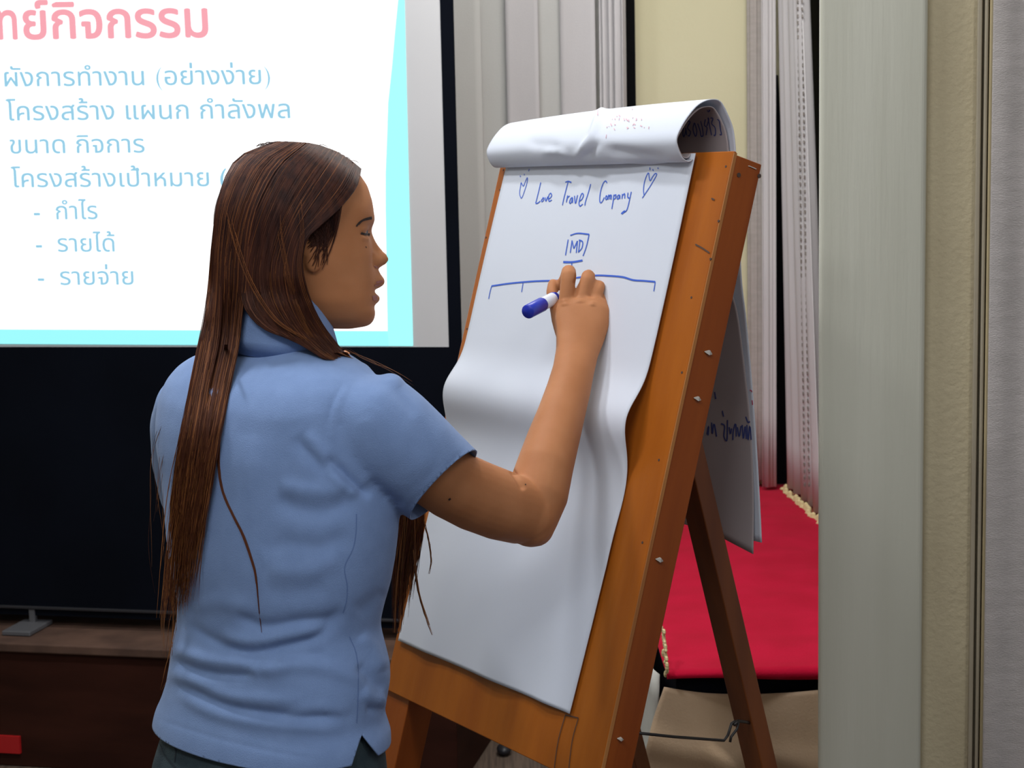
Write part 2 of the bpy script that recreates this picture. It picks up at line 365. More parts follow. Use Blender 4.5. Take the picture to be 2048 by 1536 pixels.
# ------------------------------------------------------------------ projection screen and low stage (turned like the room, 12 degrees)
SP = onY(898, 694, 4.20)
def S(px, py, dy=0): return onp(px, py, SP+g12*dy, g12)
def rbox(g, a0, a1, b0, b1, z0, z1):
    """box along the screen direction: a from the screen corner, b behind it"""
    o_ = np.array([SP[0], SP[1], 0]); q = lambda e, b_, z: o_+e12*e+g12*b_+np.array([0, 0, z])
    return g.add([q(a0, b0, z0), q(a1, b0, z0), q(a1, b1, z0), q(a0, b1, z0), q(a0, b0, z1), q(a1, b0, z1), q(a1, b1, z1), q(a0, b1, z1)],
                 [(0, 3, 2, 1), (4, 5, 6, 7), (0, 1, 5, 4), (1, 2, 6, 5), (2, 3, 7, 6), (3, 0, 4, 7)])
sa = lambda px, py, dy=0: float((S(px, py, dy)-SP)@e12); sz = lambda px, py, dy=0: float(S(px, py, dy)[2])
a_l = -3.0; ZT = sz(170, 1257)
fb = None
for k in range(200):      # how far the platform reaches in front of the screen
    if sz(170, 1292, -k*.004) > ZT: fb = -k*.004; break
fb = -.16 if fb is None else fb
LST = .05
st = empty('low_stage', tuple(SP*np.array([1, 1, 0])-e12*1.4), 'dark brown wooden platform with a lighter top under the projection screen', 'platform')
bevel(rbox(Geo(), a_l, LST-.02, fb+.02, .28, 0, ZT-.025).mk('front_panel', M['stage_wood'], st), .004)
bevel(rbox(Geo(), a_l, LST, fb, .28, ZT-.025, ZT).mk('platform_top', M['stage_top'], st), .004)
tag(rbox(Geo(), sa(-20, 1490, fb), sa(35, 1490, fb), fb+.010, fb+.0195, sz(10, 1509, fb), sz(10, 1475, fb)).mk('red_sticker', M['red_tape']), 'small red square stuck low on the dark platform front at the far left', 'sticker')
ob = sa(923, 690); zb = float(SP[2]); zlow = ZT+.012; zl = sz(200, 1219)
scr = empty('projection_screen', tuple(SP*np.array([1, 1, 0])-e12*1.4+np.array([0, 0, ZT])), 'large white projection screen with black border showing a lit slide of Thai text', 'projection screen')
rbox(Geo(), a_l, 0, 0, .004, zb, 2.85).mk('screen_fabric', M['screen'], scr)
rbox(Geo(), 0, ob, -.001, .006, zlow, 2.85).mk('side_border', M['black'], scr)
rbox(Geo(), a_l, 0, -.001, .005, zl-.01, zb).mk('lower_border', M['black'], scr)
bevel(rbox(Geo(), a_l, ob, -.010, .014, zl-.004, zl+.004).mk('bottom_bar', M['bar'], scr), .002)
rbox(Geo(), a_l, ob, .000, .012, zlow+.02, zl-.004).mk('lower_valance', M['black'], scr)
g = rbox(Geo(), sa(22, 1262, -.05), sa(78, 1262, -.05), -.10, .03, ZT+.001, ZT+.014); rbox(g, sa(60, 1250), sa(72, 1250), -.005, .012, ZT+.01, zl)
bevel(g.mk('support_foot', mat('grey_metal', (.10, .10, .11), .5), scr), .003)
# lit slide
def poly(name, pts, m, dy, parent):
    V = [S(x, y, dy) for x, y in pts]; n = len(V)
    V += [v+g12*.0008 for v in V]
    Fc = [tuple(range(n)), tuple(range(2*n-1, n-1, -1))]+[(i, i+n, (i+1) % n+n, (i+1) % n) for i in range(n)]
    return mk(name, V, Fc, m, parent)
slide = poly('projected_slide', [(826, 692), (-1500, 680), (-1500, -520), (797, -520), (809, 0), (817, 345)], M['slide_cyan'], -.0015, scr)
poly('slide_page', [(775, 662), (-1500, 652), (-1500, -480), (830, -480), (796, 0), (790, 60), (784, 130), (776, 205), (774, 270), (771, 345), (771, 420)], M['slide_white'], -.0030, slide)
poly('slide_footer', [(775, 663), (778, 692), (-1500, 680), (-1500, 653)], M['slide_strip'], -.0026, slide)
from mathutils.geometry import delaunay_2d_cdt
def textmesh(s, off=0.):
    """lettering outlines triangulated with the non-zero rule, so strokes that overlap stay whole"""
    cu = bpy.data.curves.new('t', 'FONT'); cu.body = s; cu.size = 1
    o = bpy.data.objects.new('t', cu); COL.objects.link(o); dg = bpy.context.evaluated_depsgraph_get(); dg.update()
    ev = o.evaluated_get(dg); cv = ev.to_curve(dg); CT = []
    for sp in cv.splines:
        pts = [(tuple(p.handle_left), tuple(p.co), tuple(p.handle_right)) for p in sp.bezier_points]; fine = []
        for i in range(len(pts)):
            a, b, c, d = [np.array(v[:2]) for v in (pts[i][1], pts[i][2], pts[(i+1) % len(pts)][0], pts[(i+1) % len(pts)][1])]
            for t in (0, .25, .5, .75):
                q = a*(1-t)**3+3*b*t*(1-t)**2+3*c*t*t*(1-t)+d*t**3
                if not fine or np.linalg.norm(q-fine[-1]) > .004: fine.append(q)
        CT.append(np.array(fine))
    ev.to_curve_clear(); bpy.data.objects.remove(o)
    area = lambda c: float((c[:, 0]*np.roll(c[:, 1], -1)-np.roll(c[:, 0], -1)*c[:, 1]).sum())
    sg = []
    for c in CT:   # orientation of the filled outlines around this one (fonts may differ)
        nb = [k for k in CT if abs(k[:, 0].mean()-c[:, 0].mean()) < .5]; big = max(nb, key=lambda k: abs(area(k))); sg.append(1 if area(big) > 0 else -1)
    out = []
    for c, g_ in zip(CT, sg):
        t = np.roll(c, -1, 0)-np.roll(c, 1, 0); t /= np.linalg.norm(t, axis=1)[:, None]+1e-9; out.append(c+np.stack([t[:, 1], -t[:, 0]], 1)*off*g_)
    V = []; E_ = []
    for c in out:
        n = len(V); V += [Vector(p) for p in c]; E_ += [(n+i, n+(i+1) % len(c)) for i in range(len(c))]
    r = delaunay_2d_cdt(V, E_, [], 0, 1e-5); v2 = np.array([tuple(v) for v in r[0]]); tr_ = np.array([tuple(f) for f in r[2]]); cen = v2[tr_].mean(1); wn = np.zeros(len(cen))
    for c in out:
        a, b = c, np.roll(c, -1, 0)
        for i in range(len(c)):
            up_ = (a[i, 1] <= cen[:, 1]) & (b[i, 1] > cen[:, 1]); dn = (a[i, 1] > cen[:, 1]) & (b[i, 1] <= cen[:, 1])
            cr_ = (b[i, 0]-a[i, 0])*(cen[:, 1]-a[i, 1])-(cen[:, 0]-a[i, 0])*(b[i, 1]-a[i, 1]); wn += (up_ & (cr_ > 0))*1.-(dn & (cr_ < 0))*1.
    fc = [tuple(f) for f, w_ in zip(tr_, wn) if abs(w_) > .5]
    return np.c_[v2, np.zeros(len(v2))], fc
XH = textmesh('\u0e01')[0][:, 1].max()
def thai(s, xl, xr, yl, yr, xh, m, off=.010):
    """one slide line; every word is a part of its own"""
    co, Fc = textmesh(s, off); us = sorted({i for f in Fc for i in f}); lo, hi = co[us, 0].min(), co[us, 0].max()
    V = [S(xl+(xr-xl)*(x-lo)/(hi-lo)-(y/XH)*.055*xh, yl+(yr-yl)*(x-lo)/(hi-lo)-y/XH*xh, -.0045) for x, y, z in co]
    iv = sorted((min(co[i][0] for i in f), max(co[i][0] for i in f), f) for f in Fc); W_ = []; end = -9
    for a, b, f in iv:
        if a-end > .22: W_.append([])
        W_[-1].append(f); end = max(end, b)
    for fs in W_:
        ids = sorted({i for f in fs for i in f}); mp = {i: k for k, i in enumerate(ids)}
        o = mk('projected_word', [V[i] for i in ids], [[mp[i] for i in f] for f in fs], m, slide); o['kind'] = 'stuff'
T_ = M['slide_text']
thai('\u0e42\u0e08\u0e17', -78, 36, 78.5, 77.5, 56, M['slide_title'], .022)
thai('\u0e22\u0e4c\u0e01\u0e34\u0e08\u0e01\u0e23\u0e23\u0e21', 47, 418, 77.5, 73, 56, M['slide_title'], .022)
thai('\u0e1c\u0e31\u0e07\u0e01\u0e32\u0e23\u0e17\u0e33\u0e07\u0e32\u0e19 (\u0e2d\u0e22\u0e48\u0e32\u0e07\u0e07\u0e48\u0e32\u0e22)', 9, 541, 173, 168, 29, T_)
thai('\u0e42\u0e04\u0e23\u0e07\u0e2a\u0e23\u0e49\u0e32\u0e07 \u0e41\u0e1c\u0e19\u0e01 \u0e01\u0e33\u0e25\u0e31\u0e07\u0e1e\u0e25', 13, 581, 241, 236, 29, T_)
thai('\u0e02\u0e19\u0e32\u0e14 \u0e01\u0e34\u0e08\u0e01\u0e32\u0e23', 20, 290, 307, 305, 28, T_)
thai('\u0e42\u0e04\u0e23\u0e07\u0e2a\u0e23\u0e49\u0e32\u0e07\u0e40\u0e1b\u0e49\u0e32\u0e2b\u0e21\u0e32\u0e22 (', 23, 455, 374.5, 372, 28, T_)
thai('-  \u0e01\u0e33\u0e44\u0e23', 68, 196, 439, 438, 27, T_)
thai('-  \u0e23\u0e32\u0e22\u0e44\u0e14\u0e49', 72, 231, 503.5, 503, 27, T_)
thai('-  \u0e23\u0e32\u0e22\u0e08\u0e48\u0e32\u0e22', 76, 268, 570, 569, 27, T_)

# ------------------------------------------------------------------ red stage
SZ = .60; SX = .285; SY = 3.075
rs = empty('red_stage', (.9, 4.0, 0), 'raised stage with a bright red felt top and draped beige skirt behind the easel', 'stage')
Geo().box((SX+.02, SY+.02, 0), (.898, 4.99, SZ-.012)).mk('stage_frame', M['black'], rs)
g = Geo(); Y_ = np.linspace(SY, 4.995, 60); G = []
for y in Y_:
    row = []
    for x in np.linspace(SX, .898, 24):
        row.append((x, y, SZ+.0012*math.sin(x*9+y*7)+.001*math.sin(y*31+x*3)))
    G.append(row)
# front drop of the felt
G.insert(0, [(x, SY-.004, SZ-.012-.004*math.sin(x*14)) for x in np.linspace(SX, .898, 24)])
solid(g.grid(G).mk('felt_top', M['red'], rs, True), .003)
# beige front skirt with sagging top edge
def skirt_pt(s, t):
    x = SX-.005+s*.62; ztop = SZ-.026-.022*math.sin(min(1, s/.95)*math.pi)**1.2-.010*math.sin(s*9); z = ztop*(1-t)+.01*t
    b = .030*math.sin(math.pi*min(1, t*1.2))*(1-.3*s)
    b += .012*math.sin(14*s-7.5*t+1.5)*math.exp(-((t-.35)/.6)**2)+min(1, t*3)*(.024*math.exp(-((s-.06-.55*t)/.04)**2)-.018*math.exp(-((s-.18-.6*t)/.06)**2)+.012*math.exp(-((s-.36-.3*t)/.06)**2))
    b += .014*math.exp(-((t-.18-.15*s)/.05)**2)+.010*math.exp(-((t-.38+.12*s)/.05)**2)
    xl = -.045*math.exp(-(s/.10)**2)*math.sin(math.pi*min(1, t*1.6))
    return (x+xl, SY+.010-b, z)
solid(Geo().grid([[skirt_pt(s, t) for s in np.linspace(0, 1, 70)] for t in np.linspace(0, 1, 60)]).mk('front_skirt', M['skirt'], rs, True), .003)
G = []
for t in np.linspace(0, 1, 12):
    G.append([(SX-.012-.012*abs(math.sin(k*.75))-.02*t, SY+.03+1.8*k/60, (SZ-.02)*(1-t)+.01) for k in range(61)])
solid(Geo().grid(G).mk('side_skirt', M['skirt_w'], rs, True), .003)
g = Geo()
for k in range(16):
    q = onp(1325+k*.5+rnd.uniform(-3, 3), 1258+k*6, (SX, 3, 0), np.array([1., 0, 0])); g.ell(q, (.004, .006+rnd.random()*.006, .004+rnd.random()*.005), nu=6, nv=4)
o = g.mk('frayed_edge', M['fringe'], rs); o['kind'] = 'stuff'
tag(Geo().ell(onp(1008, 1498, (0, 0, .015), np.array([0, 0, 1.])), (.02, .03, .015)).mk('black_plug', M['bar'], None, True), 'small black plug lying on the brown carpet seen below the easel board', 'plug')

# ------------------------------------------------------------------ easel
Sc = 2.35/2.05; yaw, lean = .9739, .2883
bu = np.array([math.cos(yaw), -math.sin(yaw), 0]); bk = np.array([math.sin(yaw), math.cos(yaw), 0])
bv_ = np.array([0, 0, 1])*math.cos(lean)+bk*math.sin(lean); bn = -bk*math.cos(lean)+np.array([0, 0, 1])*math.sin(lean)
W, H, T = .5805, .9073, .0562
TL = C0+np.array([.2764, 2.0311, .0276])*Sc-bu*W
def B(u, v, n=0): return TL+bu*u-bv_*v+bn*n
BM = Matrix(((bu[0], -bn[0], bv_[0], TL[0]), (bu[1], -bn[1], bv_[1], TL[1]), (bu[2], -bn[2], bv_[2], TL[2]), (0, 0, 0, 1)))  # local x=u, y=-n, z=-v
ez = empty('easel', (float(B(W/2, 1.5)[0]), float(B(W/2, 1.5)[1]), 0), 'orange-brown varnished wooden flip chart easel leaning back on rear legs', 'easel')
def bpart(name, u0, u1, v0, v1, n0, n1, m, bw=.0015):
    V = Geo().box((u0, -n1, -v1), (u1, -n0, -v0)); me = bpy.data.meshes.new(name); me.from_pydata(V.V, [], V.F); me.update(); me.materials.append(m)
    o = bpy.data.objects.new(name, me); COL.objects.link(o); o.parent = ez
    o.matrix_parent_inverse = Matrix.Identity(4); o.matrix_local = Matrix.Translation(-ez.location) @ BM
    if bw: bevel(o, bw)
    return o
vfl = (TL[2]-.004)/math.cos(lean)
vleg = vfl+.0
bpart('board_panel', .0, W, 0, H, -.0065, 0, M['wood'])
bpart('panel_edge', W-.0005, W+.0012, .002, H, -.0062, -.0008, M['ply_edge'], 0)
vl = lambda n: (TL[2]+n*bn[2])/math.cos(lean)
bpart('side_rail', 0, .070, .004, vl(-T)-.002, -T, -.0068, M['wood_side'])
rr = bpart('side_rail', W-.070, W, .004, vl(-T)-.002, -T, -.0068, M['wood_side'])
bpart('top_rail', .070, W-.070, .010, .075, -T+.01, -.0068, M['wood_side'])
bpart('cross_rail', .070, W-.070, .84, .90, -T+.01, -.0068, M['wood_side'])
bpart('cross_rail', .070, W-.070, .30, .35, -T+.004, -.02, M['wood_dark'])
# rear legs in vertical planes through the rails
pl0 = B(W-.09, 0); a_ = onp(1415, 1066, pl0, bu); b_ = onp(1525, 1536, pl0, bu); dd_ = b_-a_
foot = a_+dd_*(-(a_[2])/dd_[2]); tt_ = np.dot(B(0, 0, -T-.012)-a_, bn)/np.dot(dd_, bn); hinge = a_+dd_*tt_
def rear_leg(shift):
    f_, h_ = foot+bu*shift, hinge+bu*shift; ax = (h_-f_)/np.linalg.norm(h_-f_); w2 = bu; t2 = np.cross(ax, w2); V = []
    for base in (f_, h_+ax*.03):
        for s1, s2 in ((0, 0), (1, 0), (1, 1), (0, 1)): 
            p = base-w2*(.0*s1)-w2*.045*s1+t2*.030*s2
            V.append(p)
    if True:
        for i in range(4): V[i] = V[i]-ax*((V[i][2]-.001)/ax[2])
    g = Geo().add(V, [(0, 1, 2, 3), (7, 6, 5, 4), (0, 4, 5, 1), (1, 5, 6, 2), (2, 6, 7, 3), (3, 7, 4, 0)])
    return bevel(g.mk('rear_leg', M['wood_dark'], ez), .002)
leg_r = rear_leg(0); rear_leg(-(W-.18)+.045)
# little details on the rail
ebv = obvh_ = None
def rail_bvh():
    q = [B(0, 0), B(W, 0), B(W, 1.3), B(0, 1.3)]; r = [B(W, 0), B(W, 0, -T), B(W, 1.3, -T), B(W, 1.3)]
    return BVHTree.FromPolygons([Vector(v) for v in q+r], [(0, 1, 2, 3), (4, 5, 6, 7)])
rbv = rail_bvh()
for px, py, r_ in ((1477, 350, 4.5), (1518, 352, 4.5)):
    h = cast(rbv, px, py)[0]; p = np.array(h); g = Geo().tube([p-bu*.002, p+bu*.0012], r_*2.35/F, 12); g.mk('dowel_plug', M['pencil'], ez)
for px, py, sc_ in ((1415, 705, 1.2), (1393, 797, 1.1), (1317, 1119, 1.15), (1239, 1477, .9)):
    p = np.array(cast(rbv, px, py)[0]); k = 9*2.3/F*sc_
    V = [p+bu*.001+bn*k*.9, p+bu*.007+bv_*k*.35+bn*.2*k, p+bu*.003-bn*k*.9-bv_*k*.1, p+bu*.005-bv_*k*.45, p+bu*.0015+bv_*k*.45]
    o = mk('paper_scrap', V, [(0, 1, 3), (1, 2, 3), (0, 1, 4), (1, 2, 4)], M['scrap'], ez); solid(o, .0008)
p0_, p1_ = np.array(cast(rbv, 1497, 332)[0]), np.array(cast(rbv, 1511, 338)[0])
Geo().tube([p0_+bu*.0001, p0_+bu*.0014, p1_+bu*.0014, p1_+bu*.0001], .0007, 6).mk('staple', M['scrap'], ez)
for q in ([(1392, 489), (1405, 496), (1420, 506)], [(1424, 397), (1430, 400)]): scribble('pencil_mark', [q], rbv, 3, M['pencil'], ez)
scribble('joint_line', [[(1132, 1430), (1118, 1480), (1110, 1536), (1108, 1575)], [(1158, 1436), (1146, 1480), (1139, 1536), (1137, 1560)], [(1132, 1430), (1158, 1436)]], rbv, 2.2, M['pencil'], ez)
dots = [(1452, 333), (1437, 442), (1421, 518), (1383, 595), (1364, 745), (1318, 920), (1285, 1085), (1007, 340), (1000, 380), (972, 475), (934, 658), (940, 683), (796, 1265)]
g = Geo()
for x, y in dots:
    p = np.array(cast(rbv, x, y)[0]); g.tube([p-bn*.001, p+bn*.0005], .0018, 8)
o = g.mk('nail_hole', M['pencil'], ez); o['kind'] = 'stuff'
# wire stay hook
hk0 = P(1262, 1466, 0); pr = B(W-.03, 0, -T)
w0 = onp(1276, 1466, B(W-.045, 0, 0), bu)
eye = onp(1492, 1444, B(W-.09, 0, 0), bu)
w1 = onp(1448, 1481, B(W-.085, 0, 0), bu); hk = empty('wire_stay', tuple(w0), 'thin black wire stay hooked between easel rail and rear leg', 'hook')
bpy.data.objects.remove(hk)
wire = [w0, w0*.6+w1*.4+np.array([0, 0, -.001]), w1, onp(1456, 1470, B(W-.083, 0), bu), onp(1463, 1447, B(W-.083, 0), bu), onp(1470, 1442, B(W-.083, 0), bu), onp(1477, 1446, B(W-.08, 0), bu), onp(1474, 1458, B(W-.08, 0), bu), onp(1462, 1474, B(W-.08, 0), bu), onp(1460, 1484, B(W-.08, 0), bu)]
wr = Geo().tube(wire, .0022, 8).mk('stay_hook', M['wire'], ez, True)
Geo().tube([onp(1468, 1450, B(W-.08, 0), bu), onp(1476, 1442, B(W-.082, 0), bu), eye, onp(1500, 1446, B(W-.1, 0), bu)], .0026, 8).mk('screw_eye', M['wire'], ez, True)

# ------------------------------------------------------------------ flip chart paper
pad = empty('flip_chart_pad', tuple(B(.27, .85, .01)), 'white flip chart pad on the easel with its used sheets flipped over the top', 'flip chart')
def psheet():
    G = []
    for v in np.linspace(0, .818, 150):
        row = []
        for t in np.linspace(0, 1, 50):
            uL = .031-.016*v; uR = .509-.004*v-.010*max(0, (v-.6)/.2); u = uL+(uR-uL)*t
            bul = .026*math.exp(-((v-.395)/.047)**2)*(1-.12*t)-.004*math.exp(-((v-.50)/.05)**2)
            n = .0075+bul+.0016*math.sin(v*9+t*3)
            if v > .45: n += (v-.45)*(.013*math.exp(-((t-.55-.2*(v-.6))/.10)**2)+.008*math.exp(-((t-.18)/.07)**2)+.010*math.exp(-((t-.88)/.06)**2))
            n += .012*max(0, v-.68)*max(0, t-.7)*3
            row.append(B(u, v+.004, n-.003*(1 if v > .3 else 0)*min(1, (v-.3)/.1)))
        G.append(row)
    return G
sh = Geo().grid(psheet()).mk('front_sheet', M['paper'], pad, True)
solid(sh, .0012)
G = [[B(.036+.462*t, .004+v, .0035) for t in (0, .5, 1)] for v in (0, .1, .2, .28)]
solid(Geo().grid(G).mk('sheet_stack', M['paper'], pad), .004)
# flipped sheets rolling over the top
prof = [(.009, .014), (.016, .019), (.028, .017), (.040, .006), (.046, -.006), (.043, -.022), (.034, -.043), (.020, -.064), (.001, -.077), (-.018, -.080), (-.037, -.066), (-.053, -.048), (-.066, -.020), (-.076, .012)]
def roll(prof, name, u0, u1, rise=0, pl=None):
    pf = spline([(a, b) for a, b in prof], 60); G = []
    for a, b in pf:
        row = []
        for t in np.linspace(0, 1, 130):
            # left end flatter and lower
            k = 1-.16*(1-t)**2; lft = .010*(1-t)**3
            row.append(B(u0+(u1-u0)*t, b*k+lft*.2, a*k+.001))
        G.append(row)
    # hanging part behind, following the edge seen past the rail
    last = pf[-1]; base = B(0, last[1], last[0]); z0 = base[2]; b0 = (base-TL)@bk
    path = []
    for px, py in pl:
        q = onp(px, py, B(u1, 0), bu); path.append(((q-TL)@bk, q[2]))
    path = spline([(b0, z0)]+path, 50)[1:]
    for b, z in path:
        G.append([TL*np.array([1, 1, 0])+bu*(u0+(u1-u0)*t)+bk*(b-.004*math.sin(t*3)-(.055*(1-t)*min(1, max(0, z0-z)/.25) if rise else 0))+np.array([0, 0, z+(rise*(1-t)*max(0, z0-z) if rise else 0)]) for t in np.linspace(0, 1, 130)])
    o = Geo().grid(G).mk(name, M['paper'], pad, True); return o
rl = roll(prof, 'flipped_sheet', .012, .509, pl=[(1474, 360), (1479, 450), (1484, 560), (1493, 640), (1504, 760), (1513, 880), (1520, 1000), (1524, 1085)])
FR = [([(1208, 206), (1200, 235), (1187, 276), (1166, 300), (1144, 316)], .0085, 8), ([(1196, 288), (1230, 302), (1290, 314), (1340, 318)], -.005, 12), ([(1170, 318), (1186, 298), (1200, 276)], -.004, 9),
      ([(1050, 288), (1100, 290), (1128, 300)], -.0035, 10), ([(1080, 304), (1120, 302), (1146, 315)], .004, 6)]
# shape the crease in the roll
me = rl.data; off = np.array(wloc(rl)); co = coords(me)+off; me.vertices.foreach_set('co', co.ravel()); me.update(); 
no = normals(me)
fl = ((co-C0)*no).sum(1) > 0
px_, py_, d_ = proj(co); disp = np.zeros(len(co)); nn_ = np.where(fl[:, None], -no, no)
uu = (co-TL)@bn
for pl_, amp, wd in FR:
    dd, t, _ = poly_dist(px_, py_, pl_); disp += amp*np.exp(-(dd/wd)**2)*np.clip(np.minimum(t, 1-t)*4, 0, 1)
front = (uu > -.02)
co = co+nn_*(disp*front)[:, None]-off; me.vertices.foreach_set('co', co.ravel()); me.update()
solid(rl, .0012)
prof2 = [(.007, .004), (.012, .012), (.022, .012), (.033, .002), (.038, -.008), (.034, -.022), (.026, -.040), (.014, -.057), (0, -.067), (-.016, -.070), (-.034, -.058), (-.049, -.042), (-.062, -.016), (-.072, .012)]
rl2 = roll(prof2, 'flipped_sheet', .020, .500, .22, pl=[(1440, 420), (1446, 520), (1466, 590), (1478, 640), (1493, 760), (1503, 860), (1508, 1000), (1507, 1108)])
rl2.data.materials.clear(); rl2.data.materials.append(M['paper_shaded']); solid(rl2, .0012)

pb = obvh(sh)
def tr(a, b, k, L): return [[(a+k*x, b+k*y) for x, y in s] for s in L]
scribble('handwriting', tr(1020, 320, .15625, [
 [(400, 290), (375, 400), (345, 520), (335, 555), (365, 552), (395, 525)],
 [(430, 490), (410, 515), (415, 535), (435, 520), (440, 490), (425, 485)], [(455, 480), (466, 530), (490, 470)], [(496, 497), (520, 490), (541, 455), (528, 428), (508, 445), (497, 492), (510, 530), (542, 512)]]), pb, 2.8, M['ink'], sh, step=2)
scribble('handwriting', tr(1020, 320, .15625, [
 [(715, 287), (750, 275), (792, 290)], [(750, 285), (725, 380), (695, 500), (678, 580)], [(745, 455), (728, 545), (742, 490), (770, 460)],
 [(808, 478), (782, 500), (768, 550), (790, 548), (808, 480), (808, 552)], [(832, 460), (845, 560), (872, 450)],
 [(895, 530), (930, 500), (947, 450), (927, 430), (902, 490), (890, 560), (905, 592), (938, 565)], [(1040, 310), (1010, 420), (975, 530), (965, 585)]]), pb, 2.8, M['ink'], sh, step=2)
scribble('handwriting', tr(1020, 320, .15625, [
 [(1248, 297), (1232, 270), (1203, 295), (1170, 390), (1155, 500), (1165, 550), (1190, 530), (1215, 480)], [(1240, 455), (1230, 490), (1240, 510), (1256, 480), (1242, 456)],
 [(1270, 445), (1262, 510)], [(1268, 470), (1286, 448), (1284, 505)], [(1286, 465), (1304, 448), (1302, 508)], [(1337, 445), (1327, 530), (1310, 628)], [(1337, 460), (1362, 445), (1357, 490), (1335, 502)],
 [(1408, 446), (1384, 462), (1380, 500), (1398, 495), (1412, 450), (1413, 500)], [(1446, 435), (1440, 498)], [(1444, 462), (1474, 432), (1476, 495)],
 [(1517, 420), (1514, 478), (1535, 488)], [(1560, 408), (1542, 490), (1522, 580), (1500, 645), (1470, 670)]]), pb, 2.8, M['ink'], sh, step=2)
scribble('handwriting', tr(1020, 320, .15625, [[(1435, 693), (1455, 672), (1483, 655)]]), pb, 6, M['ink'], sh)
scribble('heart_drawing', tr(1020, 320, .15625, [[(150, 290), (165, 320), (180, 335), (198, 290), (230, 225), (225, 290), (195, 390), (155, 490), (130, 430), (140, 350), (150, 290)],
 [(138, 200), (142, 222)], [(188, 180), (193, 197)], [(252, 118), (246, 147)]]), pb, 2.2, M['ink'], sh, step=2)
scribble('heart_drawing', tr(1020, 320, .15625, [[(1700, 490), (1740, 430), (1800, 340), (1870, 220), (1885, 180), (1862, 178), (1830, 220), (1802, 268), (1788, 220), (1780, 165), (1752, 210), (1727, 290), (1716, 380), (1722, 450)],
 [(1797, 98), (1800, 128)], [(1835, 120), (1841, 142)], [(1900, 98), (1904, 118)]]), pb, 2.4, M['ink'], sh, step=2)
scribble('chart_box', tr(950, 180, .29946, [[(640, 972), (690, 958), (767, 965)], [(766, 965), (748, 1045), (725, 1110)], [(626, 1000), (608, 1105)], [(650, 1150), (650, 1185)]]), pb, 3, M['ink'], sh, step=3)
scribble('chart_box', tr(950, 180, .29946, [[(593, 1150), (655, 1150), (722, 1139)]]), pb, 4.5, M['ink'], sh, step=3)
scribble('handwriting', tr(950, 180, .29946, [[(652, 1005), (640, 1088)], [(652, 1008), (664, 1060)], [(664, 1060), (688, 1008)], [(688, 1008), (680, 1088)], [(705, 1003), (695, 1085)], [(698, 1003), (722, 1015), (718, 1055), (693, 1086)]]), pb, 3, M['ink'], sh, step=2)
scribble('chart_line', tr(950, 180, .29946, [[(114, 1310), (240, 1292), (400, 1278), (560, 1272), (660, 1258), (800, 1240), (900, 1242), (990, 1250), (1060, 1270), (1130, 1275), (1208, 1282)]]), pb, 3.6, M['ink'], sh, step=4)
for q in ([(115, 1310), (104, 1350), (95, 1395)], [(1208, 1282), (1198, 1345)], [(325, 1290), (315, 1350)]): scribble('chart_line', tr(950, 180, .29946, [q]), pb, 2.6, M['ink'], sh, step=4)
# writing seen inside the roll and on the hanging sheets
b2 = obvh(rl2)
scribble('handwriting', tr(1300, 170, .16927, [
 [(400, 490), (395, 560), (405, 610), (425, 560), (430, 500)], [(430, 500), (440, 590)], [(440, 420), (480, 430), (450, 500), (485, 550), (470, 600), (455, 590)], [(530, 440), (515, 520), (545, 605), (560, 540), (535, 445)],
 [(570, 450), (600, 540), (610, 600), (635, 590), (625, 500), (605, 420)], [(660, 400), (650, 470), (680, 500), (670, 590)], [(680, 480), (700, 400), (690, 380)], [(690, 380), (735, 590)], [(720, 385), (750, 390), (735, 450), (775, 500), (780, 580), (760, 595)],
 [(800, 400), (825, 420), (835, 500), (850, 580), (830, 580)], [(680, 290), (695, 312), (712, 285)]]), b2, 3.2, M['ink_dark'], rl2, step=2)
scribble('handwriting', tr(1380, 540, .23435, [[(150, 1400), (165, 1330), (160, 1410)], [(190, 1300), (195, 1400), (210, 1310), (232, 1420)], [(270, 1310), (300, 1330), (295, 1420), (320, 1450), (325, 1280)], [(340, 1340), (350, 1400), (360, 1350)], [(370, 1450), (375, 1370), (395, 1310), (400, 1420)],
 [(410, 1340), (425, 1420), (440, 1330)], [(450, 1320), (460, 1440), (475, 1330), (485, 1440)], [(490, 1320), (500, 1450), (515, 1330), (528, 1460)], [(480, 1250), (500, 1300), (515, 1290)], [(280, 1200), (292, 1250)], [(215, 1040), (225, 1100)]]), b2, 3.4, M['ink_dark'], rl2, step=3)
b1 = obvh(rl)
scribble('handwriting', tr(1380, 540, .23435, [[(515, 1025), (530, 1030), (538, 1060)], [(535, 1110), (540, 1150)]]), b1, 3.2, M['ink_red'], rl, step=3)
pk = []
for k in range(26):
    x = 1215+rnd.random()*95; y = 222+rnd.random()*40-(x-1215)*.08; pk.append([(x, y), (x+rnd.uniform(-2, 4), y+rnd.uniform(1, 5))])
pk += [[(1198, 215), (1195, 232)], [(1214, 270), (1213, 277)]]
scribble('faint_print', pk, b1, 2.2, M['ink_pink'], rl, lift=.0014, step=2)['kind'] = 'stuff'

